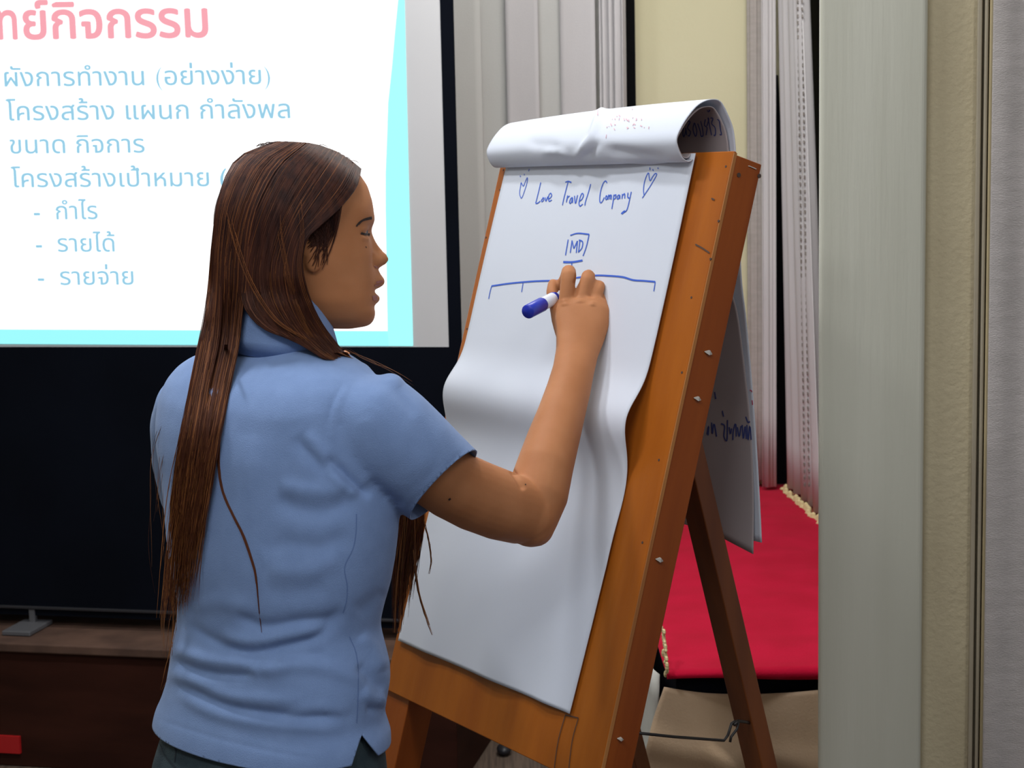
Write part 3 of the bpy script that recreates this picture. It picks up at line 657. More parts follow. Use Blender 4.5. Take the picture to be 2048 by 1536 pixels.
# ------------------------------------------------------------------ the woman
DT = 2.2; TH = math.radians(40); Lx = np.array([math.cos(TH), -math.sin(TH), 0]); Fx = np.array([math.sin(TH), math.cos(TH), 0])
rows = [(676, 510, 620, .75), (690, 472, 662, .58), (706, 412, 700, .48), (722, 370, 728, .48), (740, 343, 748, .5), (765, 322, 766, .54), (800, 308, 776, .58), (850, 302, 782, .60), (900, 305, 786, .62), (950, 315, 790, .63), (1000, 321, 794, .64), (1050, 326, 793, .65), (1100, 331, 787, .66),
        (1150, 340, 778, .67), (1200, 352, 764, .68), (1235, 353, 756, .68), (1262, 349, 762, .68), (1300, 341, 772, .68), (1336, 336, 778, .67), (1370, 331, 772, .66), (1411, 318, 765, .66), (1440, 303, 779, .65), (1480, 297, 778, .65), (1536, 288, 778, .65), (1610, 284, 782, .65), (1680, 284, 784, .65)]
def torso(rows, g, sc=1., seg=48, dd=0):
    rw = np.array(rows, float); ys = np.arange(rw[0, 0], rw[-1, 0]+1, 8); R = []
    for y in ys:
        xl, xr, rt = [np.interp(y, rw[:, 0], rw[:, k]) for k in (1, 2, 3)]
        c = P((xl+xr)/2, y, DT+dd); app = (xr-xl)/2*(DT+dd)/F*sc; a = app/math.sqrt(math.cos(TH)**2+(rt*math.sin(TH))**2); b = a*rt
        ring = []
        for q in np.linspace(0, 2*math.pi, seg, endpoint=False):
            cq, sq = math.cos(q), math.sin(q); ring.append(c+Lx*a*math.copysign(abs(cq)**.9, cq)+Fx*b*math.copysign(abs(sq)**.9, sq))
        R.append(ring)
    g.grid(R, True, True)
woman = empty('person', (float(P(530, 1400, DT)[0]), float(P(530, 1400, DT)[1]), 0), 'woman with long brown hair in light blue polo shirt and jeans writing on flip chart', 'person')

# --- shirt
g = Geo(); torso(rows, g)
k2 = 2.14/F
SL = [(700, 835, 2.12, 100, .062), (735, 846, 2.115, 108, .066), (775, 876, 2.12, 106, .066), (815, 908, 2.13, 101, .064), (855, 942, 2.145, 96, .062), (888, 970, 2.155, 93, .060), (925, 1002, 2.17, 92, .059)]
g.etube([P(a, b, c) for a, b, c, _, _ in SL], [r*k2*(1 if i else .8) for i, (_, _, _, r, _) in enumerate(SL)], [e for *_, e in SL], 32)
SLl = [(392, 800, 2.30, .052), (388, 850, 2.34, .060), (390, 920, 2.40, .060), (400, 980, 2.45, .058), (410, 1020, 2.48, .057)]
g.etube([P(a, b, c) for a, b, c, _ in SLl], [r for *_, r in SLl], [r for *_, r in SLl], 28)
sm = remesh(g, .0055, 6)
# open the hems
def cut(me, p, n, center=None, rad=None, test=None):
    """cut off everything on the +n side of a plane (inside a region)"""
    bm = bmesh.new(); bm.from_mesh(me); n = Vector(n).normalized(); p = Vector(p)
    def inr(co):
        if center is not None and (co-Vector(center)).length > rad: return False
        return True if test is None else test(co)
    fs = [f for f in bm.faces if inr(f.calc_center_median())]
    geom = list({v for f in fs for v in f.verts})+list({e for f in fs for e in f.edges})+fs
    bmesh.ops.bisect_plane(bm, geom=geom, plane_co=p, plane_no=n, dist=1e-5)
    kill = [f for f in bm.faces if inr(f.calc_center_median()) and (f.calc_center_median()-p).dot(n) > 0]
    bmesh.ops.delete(bm, geom=kill, context='FACES'); bm.to_mesh(me); bm.free(); me.update()
hA, hB = P(299, 1424, 2.29), P(560, 1526, 2.08)
hn = np.cross(hB-hA, Fx); hn = hn if hn[2] < 0 else -hn
cut(sm, hA, hn)
sc_ = P(888, 970, 2.155); ax_ = P(925, 1002, 2.17)-P(855, 942, 2.145)
sA, sB = P(950, 905, 2.16), P(825, 1036, 2.15); sn = np.cross(sB-sA, FW+CR*.25); sn = sn if sn@ax_ > 0 else -sn
cut(sm, sA, sn, sc_, .15, lambda co: proj(np.array(co))[0] > 806)
lc = P(402, 985, 2.452); la = P(410, 1020, 2.48)-P(390, 920, 2.40); cut(sm, lc, la, lc, .12)
# side vent
ap = (722, 1470); v1, v2 = (697, 1545), (782, 1545)
r1 = np.cross(ray(*ap), ray(*v1)); r2 = np.cross(ray(*ap), ray(*v2)); mid = ray(738, 1530)
if r1@mid < 0: r1 = -r1
if r2@mid < 0: r2 = -r2
bm = bmesh.new(); bm.from_mesh(sm)
def invent(co):
    x, y, d = proj(np.array(co)); return 670 < x < 800 and y > 1440 and d < 2.2
for rr_ in (r1, r2):
    fs = [f for f in bm.faces if invent(f.calc_center_median())]
    geom = list({v for f in fs for v in f.verts})+list({e for f in fs for e in f.edges})+fs
    bmesh.ops.bisect_plane(bm, geom=geom, plane_co=Vector(C0), plane_no=Vector(rr_).normalized(), dist=1e-5)
kill = [f for f in bm.faces if invent(f.calc_center_median()) and (np.array(f.calc_center_median())-C0)@r1 > 0 and (np.array(f.calc_center_median())-C0)@r2 > 0]
bmesh.ops.delete(bm, geom=kill, context='FACES'); bm.to_mesh(sm); bm.free(); sm.update()
t5 = lambda L: [(250+.5766*x, 650+.5766*y) for x, y in L]
FS = [
 (t5([(700, 452), (745, 500), (800, 555), (850, 600)]), -.010, 9), (t5([(690, 500), (760, 560), (810, 590)]), .005, 9),
 (t5([(590, 385), (650, 460), (720, 530)]), -.006, 12), (t5([(620, 380), (690, 450), (740, 505)]), .004, 12),
 (t5([(515, 600), (600, 640), (700, 645), (800, 600)]), -.006, 17), (t5([(530, 555), (640, 575), (760, 570)]), .005, 14),
 (t5([(480, 800), (560, 760), (680, 770), (780, 720)]), -.005, 18), (t5([(500, 850), (640, 850), (740, 800)]), .004, 16), (t5([(480, 920), (600, 930), (700, 900)]), -.003, 18),
 (t5([(380, 1000), (480, 1045), (600, 1030), (700, 1020), (760, 985)]), -.008, 13), (t5([(240, 985), (330, 960), (450, 985)]), .004, 16),
 (t5([(220, 1030), (300, 1090), (420, 1135), (560, 1110), (660, 1080), (740, 1020)]), -.008, 11), (t5([(330, 1075), (450, 1095), (560, 1075), (700, 1045)]), .007, 11),
 (t5([(170, 1120), (280, 1160), (400, 1175), (480, 1195), (600, 1160)]), .007, 11), (t5([(165, 1160), (260, 1200), (380, 1215), (460, 1205)]), -.007, 10),
 (t5([(480, 1215), (600, 1180), (720, 1195), (840, 1240)]), .006, 14), (t5([(500, 1185), (560, 1150), (700, 1140)]), -.004, 12),
 (t5([(150, 1205), (250, 1240), (340, 1285), (480, 1300), (620, 1300)]), .006, 13), (t5([(160, 1235), (260, 1275), (380, 1325), (520, 1350), (640, 1360), (800, 1350)]), -.007, 11),
 (t5([(180, 1275), (320, 1345), (520, 1385), (760, 1400)]), .005, 12), (t5([(560, 1360), (660, 1330), (780, 1350)]), .004, 12),
 (t5([(810, 1080), (850, 1120), (890, 1200)]), .006, 13), (t5([(800, 1180), (850, 1230), (900, 1260)]), -.006, 12), (t5([(820, 1270), (860, 1300), (900, 1300)]), .006, 11), (t5([(830, 1330), (870, 1330), (905, 1340)]), -.006, 9), (t5([(800, 1000), (850, 960), (900, 920)]), -.004, 14),
 (t5([(230, 940), (330, 760), (420, 560), (440, 380)]), .004, 30), (t5([(540, 330), (560, 600), (500, 800)]), -.003, 40),
 (t5([(765, 195), (715, 290), (697, 380), (700, 450), (745, 530)]), -.0022, 4), (t5([(790, 180), (735, 290), (715, 400)]), .002, 7),
 (t5([(820, 130), (900, 160), (960, 215)]), .004, 10), (t5([(870, 190), (940, 240), (1010, 320)]), -.002, 10),
 (t5([(1175, 430), (1080, 530), (975, 640)]), -.0012, 3.5), (t5([(100, 1362), (300, 1428), (500, 1478), (700, 1512)]), -.0012, 3.5),
 (t5([(850, 300), (950, 400), (1050, 520)]), .003, 30), (t5([(830, 540), (900, 590), (960, 640)]), -.004, 14)]
bm = bmesh.new(); bm.from_mesh(sm); bmesh.ops.subdivide_edges(bm, edges=[e for e in bm.edges if e.is_manifold], cuts=1, use_grid_fill=True, smooth=0)
bmesh.ops.smooth_vert(bm, verts=[v for v in bm.verts if not v.is_boundary], factor=.5, use_axis_x=True, use_axis_y=True, use_axis_z=True); bm.to_mesh(sm); bm.free(); sm.update()
folds(sm, FS, .72)
bm = bmesh.new(); bm.from_mesh(sm)
for _ in range(3): bmesh.ops.smooth_vert(bm, verts=[v for v in bm.verts if not v.is_boundary], factor=.5, use_axis_x=True, use_axis_y=True, use_axis_z=True)
bm.to_mesh(sm); bm.free(); sm.update()
shirt = link('polo_shirt', sm, M['shirt'], woman, True)
sbv = obvh(shirt)
md = shirt.modifiers.new('thickness', 'SOLIDIFY'); md.thickness = .0022; md.offset = 1
# seam lines
scribble('seam', [t5([(800, 655), (798, 720), (788, 775), (760, 838), (768, 900), (766, 950), (755, 995)]), t5([(775, 1080), (800, 1150), (805, 1270), (800, 1380)])], sbv, 1.8, M['thread'], shirt, lift=.0026)
# collar
g = Geo(); cc = P(566, 672, DT-.005); G = []
for k, (dz, r_) in enumerate([(-.030, .066), (-.013, .074), (-.009, .0755), (.020, .068), (.044, .061), (.053, .058), (.050, .055), (.010, .056)]):
    G.append([cc+Lx*r_*.98*math.cos(q)+Fx*(r_*.95*math.sin(q))+np.array([0, 0, dz+.010*(-math.sin(q))-.004*math.cos(q)]) for q in np.linspace(0, 2*math.pi, 48, endpoint=False)])
collar = Geo().grid(G, True).mk('collar', M['shirt'], shirt, True); solid(collar, .002)

# --- skin body: head, neck, arms and hands in one surface
s0 = DT/F; al = math.radians(12)
HX = CR*math.cos(al)+FW*math.sin(al); HY = CR*math.sin(al)-FW*math.cos(al); HZ = CU    # forward, toward camera, up
HC = P(600, 465, DT+.0)
def hp(px, py, lat): # px/py in photo pixels at head depth, lat in px toward the camera
    return HC+HX*((px-600)*s0/math.cos(al))-HZ*((py-465)*s0)+HY*(lat*s0)
prof_h = np.array([(300, 600, 560, 8), (303, 632, 530, 30), (310, 655, 508, 46), (320, 685, 490, 60), (340, 712, 470, 76), (370, 732, 452, 92), (400, 741, 443, 103), (420, 744, 440, 112), (436, 745, 440, 112), (450, 742, 440, 111), (460, 739, 441, 111), (480, 740, 443, 109), (500, 741, 448, 106), (520, 743, 456, 103), (535, 745, 466, 99),
 (548, 747, 478, 95), (561, 748, 490, 91), (571, 748, 500, 88), (580, 747, 508, 85), (600, 746, 525, 80), (610, 744, 540, 76), (625, 748, 560, 66), (639, 745, 585, 54), (648, 738, 610, 42), (654, 724, 640, 28), (657, 700, 665, 10)], float)
def bump1(y, tab):
    tab = np.array(tab, float); return np.interp(y, tab[:, 0], tab[:, 1], 0, 0)
def headpt(py, q):
    xf, xb, wd = [np.interp(py, prof_h[:, 0], prof_h[:, k]) for k in (1, 2, 3)]
    xm = np.interp(py, [300, 436, 560, 657], [578, 590, 610, 685]); c, s = math.cos(q), math.sin(q)
    tf = max(0, min(1, (500-py)/60)); x = xm+((xf-xm)*abs(c)**.72 if c > 0 else -(xm-xb-14*tf)*abs(c)); y = wd*(1-.07*tf*(c < .3))*math.copysign(abs(s)**.95, s)
    if c < .55: py = py+10*max(0, min(1, (400-py)/80))
    if c > 0:
        na = bump1(py, [(452, 0), (462, 2), (480, 9), (497, 21), (507, 31), (513, 33), (519, 32), (526, 26), (532, 13), (538, 6), (546, 0)]); ns = np.interp(py, [460, 497, 519, 532], [8, 10, 14, 15])
        x += na*math.exp(-(y/ns)**2)+bump1(py, [(500, 0), (515, 7), (526, 7), (533, 0)])*math.exp(-((abs(y)-17)/6.)**2)
        la = bump1(py, [(540, 6), (548, 13), (556, 19), (562, 20), (568, 17), (574, 8), (578, -2), (583, -3), (587, 4), (592, 11), (598, 12), (604, 7), (611, 0)])
        x += la*math.exp(-(y/24.)**2)*(c > 0)
        x -= 9*math.exp(-((py-466)/13.)**2-((abs(y)-36)/17.)**2); x += 3*math.exp(-((py-440)/9.)**2-((abs(y)-34)/24.)**2)
        x += 4*math.exp(-((py-510)/26.)**2-((abs(y)-58)/24.)**2)
    return hp(x, py, y)
g = Geo(); pys = np.r_[300, 303, 307, 312, np.arange(320, 450, 8), np.arange(450, 620, 3), np.arange(620, 656, 4), 657]
qs = np.concatenate([np.linspace(-1.3, 1.3, 90), np.linspace(1.3, 2*math.pi-1.3, 40)[1:-1]])
g.grid([[headpt(py, q) for q in qs] for py in pys], True, True)
# neck
g.etube([hp(575, 590, 0), hp(572, 640, 0), P(568, 700, DT+.01), P(560, 760, DT+.02)], [.047, .046, .052, .070], [.050, .050, .055, .06], 28)
# ear
for sgn in (1, -1):
    g.ell(hp(617, 522, sgn*100), (19*s0, 31*s0, 9*s0), (HX, HZ, HY)); g.ell(hp(612, 508, sgn*106), (20*s0, 20*s0, 6*s0), (HX, HZ, HY))
# inner torso
torso([r for r in rows if 706 <= r[0] <= 1640], g, .90, 32)
# right arm
RA = [(735, 846, 2.12, 74, .050), (800, 892, 2.14, 73, .049), (860, 938, 2.17, 72, .047), (905, 969, 2.19, 71, .046), (950, 991, 2.215, 72, .045), (1000, 1010, 2.245, 71, .044), (1045, 1024, 2.275, 66, .042)]
g.etube([P(a, b, c) for a, b, c, _, _ in RA], [r*c/F for _, _, c, r, _ in RA], [e for *_, e in RA], 28)
FA = [(1056, 1030, 2.283, 62, .041), (1076, 985, 2.292, 62, .041), (1091, 930, 2.310, 57, .039), (1106, 880, 2.335, 53, .036), (1122, 830, 2.360, 48, .032), (1137, 780, 2.385, 44.5, .028), (1147, 740, 2.405, 42, .025), (1154, 705, 2.425, 43, .022), (1160, 675, 2.438, 49, .0205), (1164, 645, 2.448, 55, .019), (1166, 618, 2.455, 54, .0165), (1165, 600, 2.460, 47, .012)]
g.etube([P(a, b, c) for a, b, c, _, _ in FA], [r*c/F for _, _, c, r, _ in FA], [e for *_, e in FA], 28)
g.ell(P(1052, 1027, 2.280), (.0455, .0435, .043), (CR, CU, FW)); g.ell(P(1070, 1052, 2.284), (.0275, .0290, .028), (CR, CU, FW)); g.ell(P(1062, 1040, 2.282), (.036, .038, .036), (CR, CU, FW))
FING = [[(1130, 615, 2.458, .0105), (1134, 578, 2.460, .0112), (1138, 545, 2.466, .0120), (1134, 550, 2.482, .0100), (1124, 572, 2.496, .0088), (1120, 588, 2.502, .0078)],
        [(1158, 612, 2.458, .0105), (1168, 580, 2.461, .0106), (1177, 551, 2.468, .0108), (1174, 560, 2.486, .0096), (1162, 580, 2.500, .0086), (1152, 596, 2.504, .0076)],
        [(1182, 616, 2.461, .0100), (1192, 590, 2.463, .0098), (1198, 570, 2.472, .0102), (1194, 580, 2.488, .0092), (1182, 598, 2.501, .0082), (1172, 612, 2.504, .0074)],
        [(1197, 630, 2.465, .0095), (1206, 610, 2.468, .0090), (1210, 597, 2.477, .0088), (1206, 606, 2.490, .0080), (1197, 620, 2.500, .0072), (1188, 630, 2.503, .0066)],
        [(1132, 672, 2.455, .0150), (1120, 640, 2.468, .0130), (1112, 610, 2.480, .0105), (1105, 586, 2.488, .0098), (1106, 568, 2.496, .0082)]]
def finger(g, L, mp=None):
    L = spline([(a, b, c, r) for a, b, c, r in L], 16); pts = [P(a, b, c) for a, b, c, _ in L]; g.tube(pts, list(L[:, 3]), 14)
    g.ell(pts[-1], (L[-1, 3],)*3, nu=12, nv=8); g.ell(pts[0], (L[0, 3],)*3, nu=12, nv=8)
for L in FING: finger(g, L)
# left arm folded in front of the chest
g.tube([P(392, 830, 2.32), P(395, 920, 2.40), P(405, 1000, 2.46), P(425, 1075, 2.51)], [.050, .046, .042, .036], 20)
g.tube([P(425, 1080, 2.51), P(500, 980, 2.49), P(580, 870, 2.46), P(640, 790, 2.43)], [.037, .036, .030, .024], 20)
g.ell(P(425, 1078, 2.51), (.037,)*3)
g.ell(P(672, 752, 2.42), (.036, .036, .020), (CR, CU, FW))
for i in range(4):
    x, y = 664+13*i, 712+11*i
    finger(g, [(660+10*i, 745+6*i, 2.41, .0100), (x+6, y-2, 2.405, .0098), (x+16, y+2, 2.425, .0092), (x+8, y+22, 2.44, .0082)])
finger(g, [(650, 760, 2.43, .012), (662, 725, 2.445, .0105), (690, 712, 2.45, .009)])
bodym = remesh(g, .0022, 5)
# fine creases on the skin: elbow crook, smile line, knuckle gaps
folds(bodym, [([(1021, 938), (1034, 955), (1049, 980)], -.0035, 5), ([(1155, 545), (1153, 556), (1148, 568)], -.004, 3), ([(747, 508), (746, 522), (750, 536)], -.0012, 3.0), ([(1130, 612), (1128, 598)], .002, 7), ([(1160, 606), (1160, 598)], .002, 7), ([(1185, 612), (1186, 602)], .0018, 6),
  ([(738, 458), (730, 457), (722, 461)], .0012, 4), ([(739, 477), (730, 478), (722, 474)], .0012, 4), ([(738, 467), (729, 468), (721, 467)], -.0012, 3)])
body = link('body', bodym, M['skin'], woman, True); bbv = obvh(body)
scribble('eyebrow', [[(712, 453), (718, 445), (727, 439), (737, 436), (743, 435)], [(716, 449), (725, 441), (736, 438), (743, 437)]], bbv, 4, M['brow'], body, lift=.0007, step=2)
scribble('eyelash', [[(721, 466), (727, 469), (733, 471), (738, 472)], [(723, 467), (730, 468), (739, 469)]], bbv, 5.5, M['brow'], body, lift=.0008, step=2)
scribble('mole', [[(730, 493), (731.5, 496)]], bbv, 2.5, M['brow'], body, step=1)
scribble('mole', [[(898, 996), (900, 999)]], bbv, 5, M['brow'], body, step=1)
scribble('mole', [[(1049, 969), (1051, 971)]], bbv, 4, M['brow'], body, step=1)
scribble('nostril', [[(746, 532), (751, 534), (755, 534)]], bbv, 3.5, M['lip'], body, step=1)
scribble('lip', [[(752, 565), (757, 564), (762, 563), (765, 562)], [(749, 571), (754, 570), (760, 569)], [(745, 598), (750, 598), (754, 598)], [(744, 594), (750, 593), (755, 593)]], bbv, 5, M['lip'], body, lift=.0006, step=1)
# far eye, brow (the side turned from the camera) as geometry of its own
for sgn in (1, -1):
    q = headpt(466, sgn*.42); e = Geo().ell(q-HX*.0095, (.0105,)*3).mk('eyeball', M['eye_white'], body, True)
    Geo().ell(q-HX*.0095+HX*.0065, (.0052,)*3).mk('iris', M['iris'], e, True)
br = Geo().tube([headpt(446-8*math.sin(t*2.6), -.18-t*.38)+HX*.001 for t in np.linspace(0, 1, 8)], [.0008, .0016, .002, .002, .002, .0018, .0014, .0006], 6).mk('eyebrow', M['brow'], body, True)

# --- jeans and shoes
g = Geo(); torso([(1425, 318, 772, .66), (1470, 312, 776, .68), (1536, 292, 782, .72), (1600, 285, 790, .76), (1680, 284, 792, .78), (1760, 290, 785, .76)], g, .965, 40)
pc0 = P(538, 1700, DT); 
for sgn in (1, -1):
    h0 = np.array([pc0[0], pc0[1], .66])+Lx*sgn*.082
    pts = [h0+np.array([0, 0, .05]), h0+np.array([0, 0, -.08]), np.array([h0[0], h0[1], .44])+Fx*.02+Lx*sgn*.01, np.array([h0[0], h0[1], .28])+Lx*sgn*.015, np.array([h0[0], h0[1], .055])+Lx*sgn*.02-Fx*.01]
    g.tube(pts, [.088, .084, .060, .055, .048], 24)
jm = remesh(g, .008, 4)
jeans = link('jeans', jm, M['jeans'], woman, True); jbv = obvh(jeans)
for q in ([(318, 1480), (330, 1510), (352, 1536), (365, 1560)], [(342, 1478), (352, 1500), (350, 1525)], [(505, 1510), (512, 1560)]): scribble('jeans_seam', [q], jbv, 4, M['denim_dark'], jeans, lift=.001)
h = [cast(jbv, x, y) for x, y in ((422, 1492), (482, 1502), (478, 1518), (421, 1508))]
V = [np.array(q[0])-FW*.002 for q in h]; solid(mk('white_tag', V, [(0, 1, 2, 3)], M['white_tag'], jeans), .001)
for sgn in (1, -1):
    c = np.array([pc0[0], pc0[1], 0])+Lx*sgn*.102+Fx*.045
    g = Geo(); G = []
    for t in np.linspace(0, 1, 14):
        wd = .045*math.sin(math.pi*(.08+.84*t))**.5*(1-.1*abs(t-.6)); hh = .085*(1-t)+.040*t if t > .35 else .085
        ctr = c+Fx*(-.13+.25*t); G.append([ctr+Lx*wd*math.cos(q)*(1 if math.sin(q) > -.5 else .95)+np.array([0, 0, max(.002, hh*.5+hh*.5*math.sin(q))]) for q in np.linspace(0, 2*math.pi, 20, endpoint=False)])
    g.grid(G, True, True).mk('shoe', M['shoe'], woman, True)

# --- hair
RLAT = .095
cb = obvh(shirt, collar)
def shirt_d(px, py):
    h = cast(cb, px, py); return None if h[0] is None else float((np.array(h[0])-C0)@FW)
def hdepth(px, py, side=1, thick=0):
    ex = (px-588)/172; ey = (py-447)/166 if py < 447 else (py-447)/520; q = max(0, 1-ex*ex-ey*ey); dh = DT-side*RLAT*math.sqrt(q)
    if side > 0 and py > 560:
        ds = shirt_d(px, py); t = min(1, max(0, (py-560)/110)); t = t*t*(3-2*t)
        if ds is not None: dh = min(dh*(1-t)+(ds-.016)*t, ds-.006) if px < 780 else dh
        else: dh = dh*(1-t)+2.16*t
    return dh
GN_FRONT = [[(722, 338), (712, 375), (676, 418), (638, 452), (612, 478), (602, 520), (606, 560), (622, 610), (646, 655), (676, 694), (698, 722)],
 [(700, 320), (672, 372), (632, 426), (600, 470), (586, 520), (586, 570), (602, 625), (630, 670), (662, 704), (690, 724)],
 [(672, 303), (632, 360), (592, 424), (566, 486), (554, 545), (562, 600), (588, 650), (622, 688), (655, 714), (680, 727)],
 [(640, 291), (592, 345), (552, 420), (528, 495), (520, 560), (532, 615), (562, 655), (602, 686), (642, 713), (668, 727)],
 [(615, 286), (560, 335), (516, 420), (492, 500), (484, 570), (492, 618), (526, 656), (575, 676), (620, 694), (658, 720)]]
GN_BACK = [[(612, 286), (556, 335), (512, 420), (496, 500), (492, 570), (482, 630), (475, 690), (456, 783), (424, 938), (398, 1082), (372, 1227)],
 [(585, 284), (520, 325), (478, 410), (460, 500), (456, 570), (455, 630), (450, 690), (428, 790), (400, 950), (378, 1090), (362, 1240)],
 [(560, 284), (495, 318), (452, 400), (438, 490), (434, 570), (430, 630), (424, 690), (404, 790), (378, 950), (358, 1090), (350, 1250)],
 [(545, 285), (474, 318), (440, 390), (427, 480), (420, 570), (412, 630), (400, 690), (380, 790), (352, 950), (344, 1100), (334, 1270)]]
GN_FRONT = [spline(q, 30) for q in GN_FRONT]; GN_BACK = [spline(q, 36) for q in GN_BACK]
def interp_guides(Gd, s):
    i = min(len(Gd)-2, int(s)); t = s-i; return Gd[i]*(1-t)+Gd[i+1]*t
hairg = Geo(); lightg = Geo()
def strand(g, pts3, r, seg=3):
    n = len(pts3); g.tube(pts3, [r*(1 if i < n*.75 else 1-.85*(i-n*.75)/(n*.25)) for i in range(n)], seg, False)
def near(Gd, count, lmin, jit, spread, rad, lightfrac, fan=0):
    for _ in range(count):
        s = rnd.random()*(len(Gd)-1); p = interp_guides(Gd, s).copy(); n = len(p); L = int(n*(lmin+(1-lmin)*rnd.random()**(.6 if lmin > .8 else 1.1))); p = p[:max(8, L)]
        k = np.linspace(0, 1, n)[:len(p)]; a1, a2, a3 = rnd.random()*6, rnd.uniform(-jit, jit), rnd.uniform(.5, 2)
        off = a2*(.15+k)+jit*.35*np.sin(k*6*a3+a1)*k+fan*rnd.uniform(-1, 1)*np.clip(k-.55, 0, 1)**1.2
        dep = rnd.random(); pts = []
        for i, (x, y) in enumerate(p):
            x += off[i]; d = hdepth(x, y); th = spread*dep*(.45 if y < 560 else 1.0)
            ds = shirt_d(x, y) if y > 600 else None
            pts.append([x, y, d+th-spread*.4*(1 if y > 600 else .2), 9 if ds is None else ds-.002])
        dd = np.array([q[2] for q in pts]); dk = np.convolve(np.pad(dd, 3, mode='edge'), np.ones(7)/7, 'valid'); w_ = np.clip((np.array([q[1] for q in pts])-560)/60, 0, 1); dk = dk*w_+dd*(1-w_)
        pts = [P(q[0], q[1], min(v, q[3])) for q, v in zip(pts, dk)]
        strand(lightg if rnd.random() < lightfrac else hairg, pts, rad*rnd.uniform(.7, 1.3))
def sheet(Gd, back, n=26, side=1):
    S_ = []
    for s in np.linspace(0, len(Gd)-1.001, n):
        p = interp_guides(Gd, s); row = []
        for x, y in p[:int(len(p)*.86)]:
            d = hdepth(x, y, side)+side*back; ds = shirt_d(x, y) if y > 600 and side > 0 else None
            if ds is not None: t_ = min(1, max(0, (y-600)/90)); d = min(d*(1-t_)+(ds-.003)*t_, ds-.002)
            row.append(P(x, y, d))
        S_.append(row)
    hairg.grid(S_)
sheet(GN_FRONT, .006, 40); 
sheet([q[:24] for q in GN_BACK], .006, 30)
near(GN_FRONT, 2200, .85, 5, .008, .00055, .09)
near(GN_BACK, 2000, .45, 8, .010, .0005, .20, 26)
near([q for q in GN_BACK], 90, .9, 12, .010, .0005, .5, 60)
# far side of the head: same flow mirrored, falling to the front of the left shoulder
FARB = [spline(q[:8], 24) for q in [[(612, 286), (556, 335), (512, 420), (490, 500), (482, 570), (480, 640), (480, 720), (470, 800)], [(560, 284), (495, 320), (456, 400), (446, 490), (442, 570), (440, 640), (436, 720), (430, 800)]]]
FARF = [spline(q[:7], 24) for q in [[(715, 336), (690, 385), (640, 440), (610, 500), (600, 560), (590, 640), (570, 720)], [(672, 303), (632, 360), (582, 430), (560, 500), (545, 560), (530, 640), (510, 720)], [(612, 286), (560, 340), (522, 420), (500, 500), (490, 570), (484, 640), (484, 720)]]]
for Gd, cnt in ((FARB, 260), (FARF, 420)):
    sheet(Gd, .004, 20, -1)
    for _ in range(cnt):
        p = interp_guides(Gd, rnd.random()*(len(Gd)-1)); th = rnd.random()*.006
        strand(hairg, [P(x, y, hdepth(x, y, -1)-th+max(0, (y-600)/1000)) for x, y in p], .0009)
# scalp cap
G = []
for i in range(33):
    p = math.pi*(i+.01)/32.02; row = []
    for q in np.linspace(0, 2*math.pi, 64, endpoint=False): row.append((588+160*math.sin(p)*math.cos(q), 447-155*math.cos(p), math.sin(p)*math.sin(q)))
    G.append(row)
hl_y = [283, 352, 392, 432, 470, 500, 560, 620]; hl_x = [800, 728, 706, 668, 640, 606, 596, 590]
ok = lambda x, y: x < np.interp(y, hl_y, hl_x)-2 and y < 575
base_i = len(hairg.V)
for row in G:
    for x, y, l in row: hairg.V.append(tuple(P(x, y, DT)-FW*l*.083))
for i in range(32):
    for j in range(64):
        k = (j+1) % 64
        if all(ok(G[a][b][0], G[a][b][1]) for a, b in ((i, j), (i, k), (i+1, k), (i+1, j))):
            a = base_i+i*64; b = base_i+(i+1)*64; hairg.F.append((a+j, a+k, b+k, b+j))
# short side hair in front of the ear
for _ in range(190):
    t = rnd.random(); x0, y0 = 684-60*t, 410+58*t; x1 = 654-40*rnd.random()**.8; y1 = 470+rnd.random()*(70 if rnd.random() < .16 else 26); pts = []
    for k in np.linspace(0, 1, 9):
        x = x0+(x1-x0)*k+6*math.sin(k*3); y = y0+(y1-y0)*k; h = cast(bbv, x, y)
        if h[0] is None: continue
        d = (np.array(h[0])-C0)@FW; pts.append(P(x, y, d-.0015-.003*(1-k)*rnd.random()))
    if len(pts) > 3: strand(hairg, pts, .0006)
# front bundle falling before the chest, seen again under the sleeve
LF = [spline(q, 26) for q in [[(690, 705, 2.13), (712, 735, 2.16), (745, 780, 2.24), (775, 880, 2.32), (798, 980, 2.33), (796, 1060, 2.33), (788, 1150, 2.325), (784, 1290, 2.32)],
      [(680, 705, 2.13), (720, 735, 2.16), (760, 790, 2.26), (800, 890, 2.33), (822, 980, 2.335), (820, 1060, 2.33), (808, 1170, 2.33), (800, 1290, 2.325)],
      [(672, 705, 2.12), (725, 732, 2.16), (770, 800, 2.27), (820, 890, 2.34), (842, 980, 2.34), (846, 1045, 2.335), (836, 1130, 2.33), (822, 1210, 2.33)]]]
for _ in range(420):
    s = rnd.random()**1.1*2*.999; p = interp_guides(LF, s); L = int(26*(.62+.38*rnd.random()**1.2)); jx, ph = rnd.uniform(-3, 3), rnd.random()*6; dj = rnd.random()*.02
    strand(lightg if rnd.random() < .35 else hairg, [P(x+jx+2.5*math.sin(i*.35+ph), y, d+dj*(y > 850)) for i, (x, y, d) in enumerate(p[:L])], .0007*rnd.uniform(.7, 1.2))
for q in ([(846, 1040, 2.33), (856, 1080, 2.33), (861, 1120, 2.33), (857, 1148, 2.33)], [(826, 1100, 2.33), (833, 1170, 2.33), (846, 1220, 2.33), (863, 1270, 2.33)], [(828, 1040, 2.33), (830, 1130, 2.33), (838, 1190, 2.33), (858, 1250, 2.33)]):
    for k in range(3): strand(lightg if k else hairg, [P(x+rnd.uniform(-.5, .5)+k, y, d) for x, y, d in spline(q, 16)], .0006)
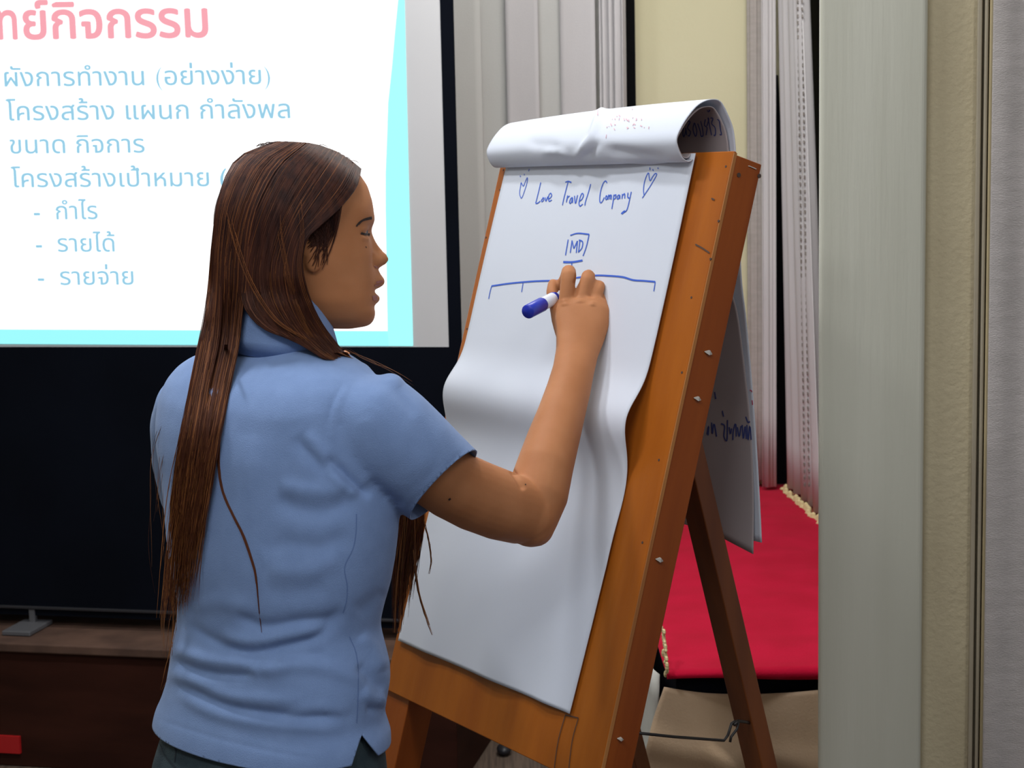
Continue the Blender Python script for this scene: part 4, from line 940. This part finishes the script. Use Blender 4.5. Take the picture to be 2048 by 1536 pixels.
# the single curling lock down the back and loose hairs
lock = spline([(452, 690), (446, 760), (440, 823), (437, 927), (446, 985), (468, 1035), (486, 1071), (503, 1120), (512, 1158), (519, 1233), (525, 1279)], 44)
for k in range(34):
    o1, o2 = rnd.uniform(-3.2, 3.2), rnd.random()*6; n = int(44*(.75+.25*rnd.random())); pts = []
    for i, (x, y) in enumerate(lock[:n]):
        x += o1*(1-.8*i/44)+.8*math.sin(i*.3+o2); ds = shirt_d(x, y) or 2.1; pts.append(P(x, y, ds-.003-rnd.random()*.001))
    strand(hairg, pts, .0006)
for q, cnt in (([(560, 430), (562, 470), (569, 507), (586, 586), (611, 651), (646, 700), (672, 722)], 5), ([(452, 400), (465, 463), (497, 557), (547, 636), (606, 676), (650, 706)], 5), ([(600, 400), (606, 470), (600, 540), (620, 610), (660, 680)], 4)):
    for _ in range(cnt):
        ox = rnd.uniform(-6, 6); strand(lightg, [P(x+ox, y, min(hdepth(x, y)-.0055, (shirt_d(x, y) or 9)-.02 if y > 600 else 9)) for x, y in spline(q, 30)[rnd.randint(0, 6):]], .00026)
fly = [([(470, 690), (430, 760), (380, 850), (345, 960), (330, 1060)], 22), ([(430, 650), (400, 740), (345, 840), (320, 960), (318, 1060), (330, 1180)], 6), ([(400, 720), (340, 800), (312, 900), (305, 1000), (306, 1100), (308, 1210)], 3),
       ([(420, 690), (395, 850), (372, 1000), (366, 1150), (366, 1300)], 9), ([(352, 1180), (345, 1260), (332, 1340), (313, 1395)], 10), ([(370, 1000), (340, 1130), (330, 1250), (334, 1330)], 12),
       ([(690, 700), (740, 722), (790, 748), (830, 775)], 5)]
for q, cnt in fly:
    for _ in range(cnt):
        p = spline([(x+rnd.uniform(-9, 9), y+rnd.uniform(-6, 6)) for x, y in q], 22); n = int(22*rnd.uniform(.6, 1)); last = None; pts = []
        for x, y in p[:n]:
            ds = shirt_d(x, y); d = ds-.004 if ds else (last if last else 2.2)
            if last: d = last+max(-.01, min(.01, d-last))
            if ds: d = min(d, ds-.002)
            last = d; pts.append(P(x, y, d))
        strand(lightg if rnd.random() < .6 else hairg, pts, .00028)
for _ in range(70):   # tiny hairs lifting off the crown
    x = rnd.uniform(520, 715); y = np.interp(x, [520, 560, 640, 700, 738], [287, 283, 290, 318, 356]); a = rnd.uniform(-.6, .8); L = rnd.uniform(6, 20)
    strand(hairg, [P(x-10+L*t*1.3, y+6-5*math.sin(t*3)*L/14+t*t*6*a, DT+rnd.uniform(-.01, .01)) for t in np.linspace(0, 1, 6)], .0004)
n1 = len(hairg.F); hairg.add(lightg.V, lightg.F)
hair = hairg.mk('hair', [M['hair'], M['hair_light']], woman, True)
mi = np.zeros(len(hair.data.polygons), dtype=np.int32); mi[n1:] = 1; hair.data.polygons.foreach_set('material_index', mi)
print('hair tris', len(hair.data.polygons)*2)

# --- marker pen held against the sheet
tip = B(0, 0, .0095); tip = onp(1146, 577, B(0, 0, .0095), bn); end = P(1043, 630, 2.405); end = tip+(end-tip)/np.linalg.norm(end-tip)*.138; ax = (end-tip)/np.linalg.norm(end-tip)
mk_ = empty('marker_pen', tuple(tip), 'white whiteboard marker with blue cap end held in the writing hand', 'marker')
Geo().tube([tip+ax*.014, tip+ax*.020, tip+ax*.030, tip+ax*.097], [.004, .0080, .0098, .0098], 20).mk('barrel', M['marker_white'], mk_, True)
Geo().tube([tip, tip+ax*.004, tip+ax*.014], [.0012, .0025, .003], 10).mk('nib', M['marker_blue'], mk_, True)
Geo().tube([tip+ax*.094, tip+ax*.096, tip+ax*.1365, tip+ax*.138], [.0100, .0108, .0106, .0098], 20).mk('cap', M['marker_blue'], mk_, True)
Geo().tube([tip+ax*.058, tip+ax*.064], [.0101, .0101], 20).mk('band', M['marker_blue'], mk_, True)
